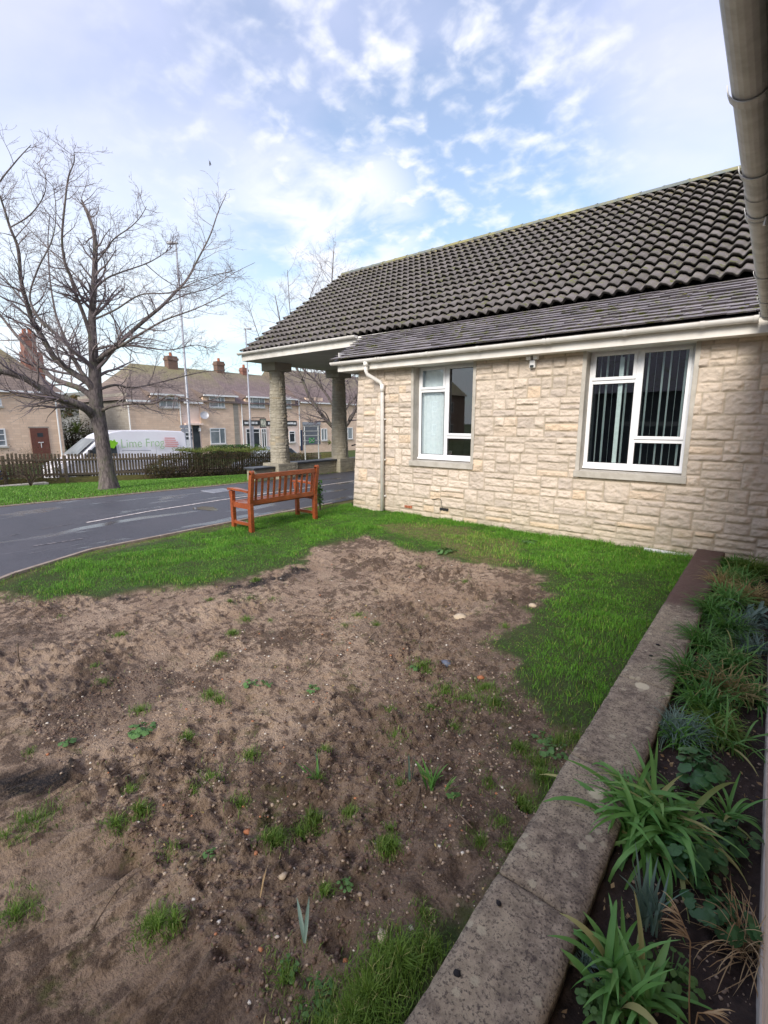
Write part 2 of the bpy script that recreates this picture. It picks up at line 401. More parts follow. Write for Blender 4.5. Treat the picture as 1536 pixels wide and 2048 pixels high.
def m_coping():
    m, t = newmat('lichened coping slab'); p = pos(t)
    n1 = t.noise(p, 3.2, 7, .65); n2 = t.noise(p, 24, 7, .7); n3 = t.noise(p, 110, 4, .7)
    sep = t.n('ShaderNodeSeparateXYZ', {0: p})
    c = t.mix(t.ramp(n2, .30, .70), (.125, .100, .080), (.36, .30, .228))
    c = t.mix(t.ramp(n1, .46, .58, 0, .45), c, (.42, .36, .26))
    c = t.mix(t.ramp(n3, .50, .62, 0, .8), c, (.060, .048, .046))
    v = t.n('ShaderNodeTexVoronoi', {'Vector': t.mapping(p, scale=(1, 1, 0)), 'Scale': 5.0, 'Randomness': 1.0}, feature='F1')
    d = t.math('ADD', v.outputs['Distance'], t.math('MULTIPLY', t.math('SUBTRACT', t.noise(p, 38, 5, .7), .5), .16))
    on = t.ramp(t.n('ShaderNodeSeparateXYZ', {0: v.outputs['Color']}).outputs[0], .52, .56)
    c = t.mix(t.math('MULTIPLY', t.ramp(d, .24, .18), on), c, (.58, .53, .39))
    v2 = t.n('ShaderNodeTexVoronoi', {'Vector': t.mapping(p, scale=(1, 1, 0), loc=(3, 1, 0)), 'Scale': 16.0}, feature='F1')
    d2 = t.math('ADD', v2.outputs['Distance'], t.math('MULTIPLY', t.math('SUBTRACT', n3, .5), .3))
    on2 = t.ramp(t.n('ShaderNodeSeparateXYZ', {0: v2.outputs['Color']}).outputs[1], .60, .62)
    c = t.mix(t.math('MULTIPLY', t.math('MULTIPLY', t.ramp(d2, .30, .18), on2), .75), c, (.42, .38, .28))
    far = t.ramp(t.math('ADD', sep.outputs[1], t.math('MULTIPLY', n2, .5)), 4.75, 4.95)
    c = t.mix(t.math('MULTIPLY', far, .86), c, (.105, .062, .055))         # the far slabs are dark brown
    out(t, principled(t, color=c, rough=.9, spec=.25, normal=bump(t, t.math('ADD', n2, n3), .8, .008)).outputs[0]); return m
M['coping'] = m_coping()
M['slate'] = simple('dark slate coping', (.035, .038, .045), (.06, .062, .07), .45, 5)
def m_brickwall(name, a, b, mort, sc=2.4):
    m, t = newmat(name); p = pos(t)
    q = t.n('ShaderNodeSeparateXYZ', {0: p})
    v = t.n('ShaderNodeCombineXYZ', {0: t.math('ADD', q.outputs[0], q.outputs[1]), 1: q.outputs[2], 2: 0.0}).outputs[0]
    br = t.n('ShaderNodeTexBrick', {'Vector': v, 'Color1': a, 'Color2': b, 'Mortar': mort, 'Scale': sc, 'Mortar Size': .018, 'Brick Width': .9, 'Row Height': .34, 'Mortar Smooth': .5, 'Bias': .1}, offset=.42, squash=.8)
    n = t.noise(p, 2.0, 6, .65)
    c = t.mix(t.ramp(n, .35, .75, 0, .45), br.outputs[0], tuple(x * .72 for x in a))
    c = t.mix(t.ramp(t.noise(p, 14, 5, .7), .5, .75, 0, .4), c, tuple(x * .6 for x in b))
    out(t, principled(t, color=c, rough=.9, normal=bump(t, br.outputs[1], -.6, .02)).outputs[0]); return m
M['cottage'] = m_brickwall('warm cottage stone', (.84, .63, .47), (.72, .52, .375), (.60, .46, .35))
M['cottagegrey'] = m_brickwall('grey cottage stone', (.38, .34, .29), (.31, .275, .23), (.22, .195, .16))
M['render'] = simple('pink cream render', (.86, .68, .58), (.78, .60, .50), .9, 1.5)
M['chimney'] = m_brickwall('red chimney brick', (.31, .14, .10), (.24, .11, .085), (.25, .17, .12), 5)
M['chimneygrey'] = m_brickwall('sooty chimney brick', (.22, .13, .09), (.16, .10, .075), (.13, .10, .08), 5)
def m_farroof(name, a, b, moss=.6):
    m, t = newmat(name); p = pos(t); q = t.n('ShaderNodeSeparateXYZ', {0: p})
    v = t.n('ShaderNodeCombineXYZ', {0: q.outputs[1], 1: t.math('MULTIPLY', q.outputs[2], 1.5), 2: 0.0}).outputs[0]
    br = t.n('ShaderNodeTexBrick', {'Vector': v, 'Color1': a, 'Color2': b, 'Mortar': tuple(x * .35 for x in b), 'Scale': 2.6, 'Mortar Size': .03, 'Brick Width': .6, 'Row Height': .55, 'Mortar Smooth': .6}, offset=.5)
    hi = t.ramp(t.math('ADD', q.outputs[2], t.math('MULTIPLY', t.noise(p, 1.3, 5, .6), 2.4)), 5.6, 7.2)
    c = t.mix(t.math('MULTIPLY', hi, moss), br.outputs[0], (.24, .23, .085))
    c = t.mix(t.ramp(t.noise(p, 6, 6, .7), .45, .7, 0, .5), c, tuple(x * .6 for x in a))
    out(t, principled(t, color=c, rough=.85, normal=bump(t, br.outputs[1], -.8, .05)).outputs[0]); return m
M['farroof'] = m_farroof('brown cottage tiles', (.23, .175, .145), (.17, .130, .112))
M['farroof2'] = m_farroof('purple brown cottage tiles', (.22, .160, .150), (.17, .125, .118), .35)
M['soil'] = simple('dark wet soil', (.020, .012, .010), (.042, .026, .020), .85, 22, .03, bscale=50)
M['pebble'] = None
def m_pebble():
    m, t = newmat('pebbles'); r = attr(t, 'rnd')
    c = t.mix(t.ramp(r, 0, 1), (.20, .145, .105), (.44, .35, .26)); c = t.mix(t.ramp(r, .90, .93), c, (.66, .62, .54)); c = t.mix(t.ramp(r, .965, .97), c, (.42, .17, .08))
    c = t.mix(t.ramp(t.noise(pos(t), 90, 3, .6), .4, .7, 0, .4), c, (.12, .085, .06))
    out(t, principled(t, color=c, rough=.8).outputs[0]); return m
M['pebble'] = m_pebble()
M['clod'] = simple('crumbled soil', (.095, .06, .043), (.17, .115, .085), .95, 40, .006)
M['palestone'] = simple('pale flint', (.56, .46, .33), (.46, .37, .26), .8, 30, .002)
M['hill'] = simple('distant hillside', (.20, .19, .17), (.13, .14, .11), 1.0, .12)

exec_order = []
# ================================================================== STONEWORK (real relief)
def stone_field(W, H, res, seed, band=(.24, .34), bw=(.20, .50), amp=.020, gap=.006):
    """height field of rock-faced random-coursed blocks; returns u, v, height, tint, tint2, mortar grids"""
    rg = random.Random(seed)
    nu = int(round(W / res)) + 1; nv = int(round(H / res)) + 1
    u = np.linspace(0, W, nu); v = np.linspace(0, H, nv)
    U, V = np.meshgrid(u, v)
    Hh = np.zeros_like(U); T = np.full_like(U, .5); T2 = np.full_like(U, .5); MO = np.ones_like(U)
    wob = (fbm(U * 9, V * 9, seed + 5, 3) - .5) * .018
    rough = fbm(U * 14, V * 20, seed + 9, 5, .6) - .5
    chip = np.abs(fbm(U * 7, V * 12, seed + 11, 4, .55) - .5)
    def block(x0, x1, y0, y1):
        i0 = max(0, np.searchsorted(u, x0)); i1 = min(nu, np.searchsorted(u, x1)); j0 = max(0, np.searchsorted(v, y0)); j1 = min(nv, np.searchsorted(v, y1))
        if i1 <= i0 or j1 <= j0: return
        s = (slice(j0, j1), slice(i0, i1)); uu = U[s]; vv = V[s]
        d = np.minimum(np.minimum(uu - x0, x1 - uu), np.minimum(vv - y0, y1 - vv)) + wob[s]
        pr = sstep(gap * .4, gap + .016, d)
        cu = (uu - (x0 + x1) / 2) / (x1 - x0); cv = (vv - (y0 + y1) / 2) / (y1 - y0)
        bulge = (1 - (2 * np.abs(cu)) ** 3 * .45) * (1 - (2 * np.abs(cv)) ** 3 * .4)
        off = rg.uniform(.25, 1.0); tx = rg.uniform(-.45, .45); ty = rg.uniform(-.75, .10)
        h = amp * (off * bulge + tx * cu + ty * cv + rough[s] * 1.9 - chip[s] * 1.9 + .32)
        Hh[s] = pr * np.maximum(h, amp * .12); T[s] = rg.random(); T2[s] = rg.random(); MO[s] = 1 - sstep(gap * .4, gap + .008, d)
    y = 0
    while y < H:
        bh = rg.uniform(*band); x = -rg.uniform(0, .3)
        if y < .3: bh *= .8
        while x < W:
            w = rg.uniform(*bw); k = rg.random()
            if k < .22: w *= .75; block(x, x + w, y, y + bh)
            elif k < .80:
                c = rg.uniform(.38, .62) * bh
                for (a, b) in ((0, c), (c, bh)):
                    if w > .34 and rg.random() < .55:
                        q = rg.uniform(.35, .65) * w
                        block(x, x + q, y + a, y + b); block(x + q, x + w, y + a, y + b)
                    else: block(x, x + w, y + a, y + b)
            else:
                c1 = bh * rg.uniform(.28, .38); c2 = bh * rg.uniform(.62, .72)
                block(x, x + w, y, y + c1); block(x, x + w, y + c1, y + c2); block(x, x + w, y + c2, y + bh)
            x += w
        y += bh
    return U, V, Hh, T, T2, MO
def grid_faces(nu, nv, keep=None):
    idx = np.arange(nu * nv).reshape(nv, nu)
    F = np.stack([idx[:-1, :-1], idx[:-1, 1:], idx[1:, 1:], idx[1:, :-1]], -1)
    if keep is not None: F = F[keep]
    return F.reshape(-1, 4)
def stone_plane(name, origin, du, dv, W, H, mat, parent, seed, holes=(), res=.012, **k):
    """flat wall: origin + u*du + v*dv, relief towards du x dv"""
    U, V, Hh, T, T2, MO = stone_field(W, H, res, seed, **k)
    o = np.array(origin, float); du = np.array(du, float); dv = np.array(dv, float); n = np.cross(du, dv)
    P = o + U[..., None] * du + V[..., None] * dv + Hh[..., None] * n
    nv, nu = U.shape; cu = (U[:-1, :-1] + U[1:, 1:]) / 2; cv = (V[:-1, :-1] + V[1:, 1:]) / 2
    keep = np.ones_like(cu, bool)
    for (a, b, c, d) in holes: keep &= ~((cu > a) & (cu < b) & (cv > c) & (cv < d))
    return np_mesh(name, P.reshape(-1, 3), grid_faces(nu, nv, keep), mat, parent, True, {'tint': T, 'tint2': T2, 'mortar': MO})
def stone_round(name, cx, cy, z0, z1, r0, r1, mat, parent, seed, res=.016):
    W = 2 * math.pi * r0; U, V, Hh, T, T2, MO = stone_field(W, z1 - z0, res, seed, band=(.15, .22), bw=(.22, .42), amp=.016, gap=.005)
    a = U / W * 2 * math.pi; rr = r0 + (r1 - r0) * V / (z1 - z0) + Hh
    P = np.stack([cx + np.cos(a) * rr, cy + np.sin(a) * rr, z0 + V], -1); nv, nu = U.shape
    return np_mesh(name, P.reshape(-1, 3), grid_faces(nu, nv), mat, parent, True, {'tint': T, 'tint2': T2, 'mortar': MO})
def stone_box(name, x0, x1, y0, y1, z0, z1, mat, parent, seed, res=.018, batter=0.0, lean=0.0, origin=None, **k):
    """four relief faces and a top, one mesh"""
    vs = []; fs = []; A = {'tint': [], 'tint2': [], 'mortar': []}; base = 0
    k.setdefault('amp', .014); k.setdefault('band', (.16, .24)); k.setdefault('bw', (.2, .4))
    for i, (o, du, W) in enumerate((((x0, y0, z0), (1, 0, 0), x1 - x0), ((x1, y0, z0), (0, 1, 0), y1 - y0), ((x1, y1, z0), (-1, 0, 0), x1 - x0), ((x0, y1, z0), (0, -1, 0), y1 - y0))):
        U, V, Hh, T, T2, MO = stone_field(W, z1 - z0, res, seed + i * 31, **k)
        ed = np.minimum(np.minimum(U, W - U) / .03, 1); Hh = Hh * np.clip(ed, 0, 1)
        du = np.array(du, float); n = np.cross(du, (0, 0, 1.0))
        P = np.array(o) + U[..., None] * du + V[..., None] * np.array((0, 0, 1.0)) + Hh[..., None] * n
        nv, nu = U.shape; vs.append(P.reshape(-1, 3)); fs.append(grid_faces(nu, nv) + base); base += nu * nv
        for kk, a in (('tint', T), ('tint2', T2), ('mortar', MO)): A[kk].append(a.ravel())
    vs.append(np.array([(x0, y0, z1), (x1, y0, z1), (x1, y1, z1), (x0, y1, z1)], float)); fs.append(np.array([[base, base + 1, base + 2, base + 3]]))
    for kk in A: A[kk].append(np.full(4, .5 if kk != 'mortar' else 0.0))
    V_ = np.concatenate(vs)
    if batter: 
        cx, cy = (x0 + x1) / 2, (y0 + y1) / 2; f = 1 - batter * (V_[:, 2] - z0) / (z1 - z0)
        V_[:, 0] = cx + (V_[:, 0] - cx) * f; V_[:, 1] = cy + (V_[:, 1] - cy) * f; V_[:, 0] += lean * (V_[:, 2] - z0) / (z1 - z0)
    return np_mesh(name, V_, np.concatenate(fs), mat, parent, True, {kk: np.concatenate(a) for kk, a in A.items()}, origin=origin)

# ================================================================== TERRAIN
DIRT = [gz(*q) for q in ((-500, 1240), (-60, 1190), (0, 1188), (90, 1200), (190, 1192), (300, 1176), (400, 1166), (470, 1155), (560, 1140), (610, 1128), (612, 1100), (640, 1090), (720, 1073), (770, 1078), (800, 1090),
        (880, 1112), (960, 1126), (1040, 1132), (1090, 1150), (1095, 1190), (1062, 1215), (1050, 1262), (1000, 1290), (1020, 1330), (1035, 1400), (1150, 1445), (1190, 1480), (1150, 1540), (1110, 1600), (1060, 1680), (960, 1840),
        (900, 1900), (760, 1960), (690, 2010), (640, 2048), (600, 2400), (-500, 2600))]
DIRT = np.array([(p.x, p.y) for p in DIRT])
BARE = np.array([(p.x, p.y) for p in [gz(*q) for q in ((745, 1050), (830, 1046), (930, 1056), (1040, 1085), (1035, 1125), (960, 1128), (900, 1110), (870, 1085), (800, 1072))]])
def poly_sd(x, y, poly):
    """signed distance, positive inside"""
    x = np.asarray(x, float); y = np.asarray(y, float)
    dmin = np.full(x.shape, 1e9); ins = np.zeros(x.shape, bool); n = len(poly)
    for i in range(n):
        ax, ay = poly[i]; bx, by = poly[(i + 1) % n]; ex, ey = bx - ax, by - ay
        t = np.clip(((x - ax) * ex + (y - ay) * ey) / (ex * ex + ey * ey + 1e-12), 0, 1)
        dmin = np.minimum(dmin, np.hypot(x - ax - t * ex, y - ay - t * ey))
        c = ((ay > y) != (by > y)) & (x < (bx - ax) * (y - ay) / (by - ay + 1e-12) + ax); ins ^= c
    return np.where(ins, dmin, -dmin)
def dirt_mask(x, y):
    sd = poly_sd(x, y, DIRT) + (fbm(x * 4, y * 4, 3, 4) - .5) * .34 + (fbm(x * 16, y * 16, 8, 3) - .5) * .10
    return sstep(-.05, .07, sd)
def bare_mask(x, y):
    sd = poly_sd(x, y, BARE) + (fbm(x * 6, y * 6, 13, 4) - .5) * .25
    return sstep(-.08, .10, sd)
PATH_NEAR = [(-8, -3.2), (-2, -4.4), (0, -5.35), (.7, -5.85), (1.2, -6.27), (1.7, -6.58), (2.16, -6.80), (3.4, -6.86), (4.5, -6.94), (7.7, -6.98), (30, -6.98)]
PATH_FAR = [(-8, -11.9), (2.4, -11.75), (4.7, -11.5), (7.8, -11.2), (8.4, -11.25), (30, -11.25)]
def px_near(y): return np.interp(y, [a for a, b in PATH_NEAR], [b for a, b in PATH_NEAR])
def px_far(y): return np.interp(y, [a for a, b in PATH_FAR], [b for a, b in PATH_FAR])
FX = -19.8                                                              # fence line
def fence_h(y): return -.42 - .045 * (np.clip(y, -4, 26) - 4)
HOLES = []
for (x, y, r, dd) in ((265, 1695, .05, .05), (255, 1705, .04, .04), (365, 1668, .022, .04), (450, 1905, .028, .045), (365, 1945, .03, .045), (312, 1935, .025, .04), (290, 1968, .025, .04), (370, 2015, .035, .05), (305, 2030, .03, .05),
                      (690, 1866, .045, .05), (717, 1540, .022, .04), (40, 1860, .05, .05), (60, 1900, .04, .04), (75, 1920, .04, .04), (640, 1655, .03, .03), (800, 1715, .05, .03), (870, 1716, .03, .03), (930, 1740, .05, .03), (960, 1650, .03, .03), (1175, 1162, .05, .08), (1060, 1590, .07, .06),
                      (370, 1315, .16, .03), (600, 1335, .14, .03), (500, 1390, .1, .03), (250, 1560, .1, .02), (300, 1480, .12, .02), (930, 1840, .1, .04), (640, 1980, .1, .03), (480, 1620, .14, .02), (790, 1620, .12, .03)):
    g = gz(x, y); HOLES.append((g.x, g.y, r, dd))
hr = random.Random(3)
for i in range(260):
    HOLES.append((hr.uniform(-6.2, -.6), hr.uniform(.7, 5.5), hr.uniform(.008, .03), hr.uniform(.008, .03)))
def h_base(x, y):
    x = np.asarray(x, float); y = np.asarray(y, float); fh = fence_h(y)
    s = np.clip((-11.9 - x) / (-11.9 - FX), 0, 1); h = s * fh
    road = -1.18 - .010 * np.clip(y - 8, 0, 30)
    h = np.where(x < FX, fh + (road - .15 - fh) * sstep(0, 1.0, FX - x), h)
    front = np.where(y < 24, -.62, -1.05 - .0 * y)
    h = np.where(x < -28.2, (road - .15) + (front - road + .15) * sstep(0, 2.5, -28.2 - x), h)
    return h
def h_ground(x, y):
    x = np.asarray(x, float); y = np.asarray(y, float); h = h_base(x, y)
    near = sstep(0, .35, x - px_near(y)) * sstep(9.5, 6.9, y) * (x > -7.5)
    dm = dirt_mask(x, y)
    lump = (fbm(x * 1.1, y * 1.1, 21, 3) - .5) * .10
    b = (fbm(x * 3.5, y * 3.5, 22, 4) - .5) * .095 + (fbm(x * 11, y * 11, 23, 4, .6) - .5) * .075 + np.maximum(fbm(x * 26, y * 26, 25, 3) - .50, 0) * .13 + (np.abs(fbm(x * 48, y * 48, 27, 3) - .5)) * -.030
    rug = .35 + .65 * sstep(.40, .62, fbm(x * 1.4, y * 1.4, 29, 3))            # flat trodden areas against rough ones
    h = h + near * (lump * .5 + dm * (b * rug - .025) + (1 - dm) * (fbm(x * 5, y * 5, 24, 3) - .5) * .03)
    for (cx, cy, r, dd) in HOLES:
        d2 = ((x - cx) ** 2 + (y - cy) ** 2) / (r * r)
        h = h - near * dd * np.exp(-d2) + near * dd * .25 * np.exp(-(np.sqrt(d2) - 1.7) ** 2 * 3)
    inbed = sstep(-.62, -.56, x) * (y < 7) * (y > -6)
    return h * (1 - inbed) + inbed * (-.03)
def build_ground():
    xs = np.concatenate([np.arange(-900, -60, 60.), np.arange(-60, -34, 4.), np.arange(-34, -12, .5), np.arange(-12, -7.2, .12), np.arange(-7.2, -3.2, .022), np.arange(-3.2, -.5, .0095), np.arange(-.5, .6, .05), np.arange(.6, 12, 1.), [20, 60, 200, 900]])
    ys = np.concatenate([[-900, -300, -100, -50], np.arange(-30, -2, 2.), np.arange(-2, .6, .1), np.arange(.6, 3.2, .0095), np.arange(3.2, 7.4, .022), np.arange(7.4, 10, .2), np.arange(10, 40, .8), [45, 60, 100, 200, 400, 900]])
    X, Y = np.meshgrid(xs, ys); Z = h_ground(X, Y); d = dirt_mask(X, Y) * (X > -7.2)
    bm_ = bare_mask(X, Y)
    # wetter, darker soil towards the slab wall
    wet = sstep(-2.6, -1.2, X + (fbm(X * 1.3, Y * 1.3, 41, 4) - .5) * 2.4) * sstep(5.6, 3.6, Y)
    wet = np.maximum(wet, .9 * sstep(.60, .68, fbm(X * 1.0, Y * 1.0, 45, 4)))
    for (px_, py_, r) in ((60, 1555, .16), (130, 1540, .10), (520, 1165, .22), (590, 1145, .2), (470, 1160, .2)):
        g = gz(px_, py_); wet = np.maximum(wet, .8 * np.exp(-((X - g.x) ** 2 + (Y - g.y) ** 2) / (r * r)))
    burnt = np.zeros_like(X)
    for (px_, py_, r) in ((20, 1565, .10), (70, 1552, .10), (120, 1542, .07), (470, 1170, .10), (520, 1163, .13), (560, 1152, .12), (600, 1138, .12), (450, 1182, .06), (250, 1190, .05), (1150, 1155, .05)):
        g = gz(px_, py_); burnt = np.maximum(burnt, sstep(.75, .35, np.hypot(X - g.x, (Y - g.y)) / (r * 1.6) + (fbm(X * 9, Y * 9, 46, 4) - .5) * 1.2))
    alg = sstep(-4, -1.5, X) * .8 + .25
    worn = np.maximum(.9 * bm_, sstep(.36, .10, X - px_near(Y)) * (.5 + .5 * (fbm(X * 3, Y * 1.2, 48, 3) > .45)) * (X > -8))
    worn = np.maximum(worn, sstep(-.35, 0, px_far(Y) - X + -.35) * (X < px_far(Y)) * (X > -12.6))
    np_mesh('ground', np.stack([X, Y, Z], -1).reshape(-1, 3), grid_faces(len(xs), len(ys)), M['ground'], None, True,
            {'dirt': d, 'damp': wet, 'burnt': burnt, 'algae': alg, 'worn': np.clip(worn, 0, 1)})['kind'] = 'structure'
build_ground()
def strip_mesh(name, ys, xa, xb, dz, mat, n=8, hf=h_base, kind='structure', thick=0):
    Yv = np.asarray(ys, float); T = np.linspace(0, 1, n)
    X = xa[:, None] * (1 - T) + xb[:, None] * T; Y = np.repeat(Yv[:, None], n, 1); Z = hf(X, Y) + dz
    o = np_mesh(name, np.stack([X, Y, Z], -1).reshape(-1, 3), grid_faces(n, len(Yv)), mat, None, True)
    if kind: o['kind'] = kind
    return o
ys = np.concatenate([np.arange(-8, 12, .15), np.arange(12, 30.1, .5)])
flat0 = lambda x, y: np.zeros_like(x)
strip_mesh('path', ys, px_far(ys), px_near(ys), .012, M['asphalt'], 6, flat0)
# edging kerb along the near side of the path, and the low one on the far side
for xf, nm, w in ((px_near, 'path_edging', .055), (px_far, 'path_edging', -.05)):
    b = MB(); yy = list(np.arange(-6, 7.4 if w > 0 else 8.2, .92 if w > 0 else 1.0))
    for y0, y1 in zip(yy, yy[1:]):
        p = Vector((float(xf(y0)) + w / 2, y0 + .004, .008)); q = Vector((float(xf(y1)) + w / 2, y1 - .004, .008)); b.beam(p, q, abs(w), .05)
    b.build(nm, M['kerb'], None, bevel=.006)['kind'] = 'structure'
# centre line: long worn stripe and its faded remains
b = []
def line_strip(name, pts, w, z=.017):
    me = MB()
    for (x0, y0), (x1, y1) in zip(pts, pts[1:]):
        me.poly([(x0 - w / 2, y0, z), (x0 + w / 2, y0, z), (x1 + w / 2, y1, z), (x1 - w / 2, y1, z)])
    o = me.build(name, M['line'] if w > .06 else M['fadedline'], None); o['kind'] = 'structure'; return o
def gl(px_, py_): g = gz(px_, py_, .017); return (g.x, g.y)
line_strip('path_marking', [gl(173, 1045), gl(300, 1022), gl(440, 1000), gl(560, 983), gl(712, 961)], .075)
line_strip('path_marking', [gl(80, 1058), gl(148, 1047)], .025)
line_strip('path_marking', [gl(20, 1071), gl(40, 1067)], .03)
line_strip('path_marking', [gl(66, 1092), gl(112, 1085), gl(165, 1077)], .045)
# puddles lying on the tarmac
def puddle(px0, px1, py0, py1, seed):
    c = [gz(px0, (py0 + py1) / 2), gz(px1, (py0 + py1) / 2), gz((px0 + px1) / 2, py0), gz((px0 + px1) / 2, py1)]
    ctr = (c[0] + c[1]) / 2; a = (c[1] - c[0]) / 2; e = (c[3] - c[2]) / 2; rg = random.Random(seed)
    m_ = MB(); ph = [rg.uniform(0, 6.28) for _ in range(4)]
    pts = []
    for k in range(40):
        t = k / 40 * 2 * math.pi; r = 1 + .22 * math.sin(2 * t + ph[0]) + .16 * math.sin(3 * t + ph[1]) + .1 * math.sin(5 * t + ph[2]) + .06 * math.sin(9 * t + ph[3])
        p = ctr + a * math.cos(t) * r + e * math.sin(t) * r; pts.append((p.x, p.y, .0165))
    m_.poly(pts); m_.build('puddle', M['puddle'], None)['kind'] = 'structure'
puddle(392, 432, 1014, 1023, 1)
# road, pavements
ys = np.arange(-30, 60, 1.0); one = np.ones_like(ys)
road_h = lambda x, y: -1.18 - .010 * np.clip(y - 8, 0, 30)
strip_mesh('road', ys, -27.0 * one, -21.6 * one, -.10, M['asphalt'], 4, road_h)
strip_mesh('pavement', ys, -28.6 * one, -27.15 * one, 0.0, M['kerb'], 3, road_h)
strip_mesh('pavement', ys, -21.45 * one, -20.9 * one, 0.0, M['kerb'], 3, road_h)
for x0, x1 in ((-27.15, -27.0), (-21.6, -21.45)):
    b = MB()
    for y in np.arange(-30, 59, 1.0): b.beam(((x0 + x1) / 2, y, float(road_h(0, y)) - .06), ((x0 + x1) / 2, y + .99, float(road_h(0, y + 1)) - .06), .149, .14)
    b.build('road_kerb', M['kerb'], None)['kind'] = 'structure'
# manhole cover on the path
g = gz(445, 982, .012); g2 = gz(420, 988, .012)
mh = MB(); mh.box(-10.75, -10.15, 6.15, 6.75, .006, .020); 
for k in range(6): mh.box(-10.72 + k * .1, -10.68 + k * .1, 6.2, 6.7, .019, .025)
tag(mh.build('manhole_cover', M['steel'], None, origin=(-10.45, 6.45, 0)), 'rectangular steel drain cover set in the tarmac path', 'drain cover')
# distant hillside
b = MB(); N_ = 40
hx = [(-95 - 25 * math.sin(k * .21), -60 + k * 5.5, 0) for k in range(N_)]
for k in range(N_ - 1):
    z0 = 6.0 + 1.2 * math.sin(k * .33 + 1) + .6 * math.sin(k * .8); z1 = 6.0 + 1.2 * math.sin((k + 1) * .33 + 1) + .6 * math.sin((k + 1) * .8)
    a, c = Vector(hx[k]), Vector(hx[k + 1])
    b.poly([(a.x + 50, a.y, -2), (c.x + 50, c.y, -2), (c.x, c.y, z1), (a.x, a.y, z0)]); b.poly([(a.x, a.y, z0), (c.x, c.y, z1), (c.x - 90, c.y, z1 + 1), (a.x - 90, a.y, z0 + 1)])
b.build('hill', M['hill'], None, smooth=True)['kind'] = 'structure'

# ================================================================== GRASS / LEAF BUILDERS
def blades(name, P, h, w, lean, az, rv, mat, parent=None, kind='stuff', origin=None):
    """P (n,3) roots; bent blades, 5 vertices each"""
    n = len(P); P = np.asarray(P, float); h = np.asarray(h); w = np.asarray(w); lean = np.asarray(lean)
    fx = np.cos(az); fy = np.sin(az); sx = -fy; sy = fx
    S = np.stack([sx, sy, np.zeros(n)], -1); D = np.stack([fx, fy, np.zeros(n)], -1); Zv = np.array([0, 0, 1.0])
    m1 = P + D * (h * lean * .30)[:, None] + Zv * (h * .58)[:, None]
    tp = P + D * (h * lean)[:, None] + Zv * (h * np.sqrt(np.clip(1 - (lean * .8) ** 2, .15, 1)))[:, None]
    hw = (w / 2)[:, None]
    V = np.stack([P - S * hw, P + S * hw, m1 + S * hw * .8, m1 - S * hw * .8, tp], 1).reshape(-1, 3)
    b = np.arange(n)[:, None] * 5
    F = np.concatenate([b, b + 1, b + 2, b + 3], 1); T = np.concatenate([b + 3, b + 2, b + 4], 1)
    o = np_mesh(name, V, F, mat, parent, False, {'rnd': np.repeat(rv, 5)}, tris=T, origin=origin)
    if kind: o['kind'] = kind
    return o
nr = np.random.RandomState(11)
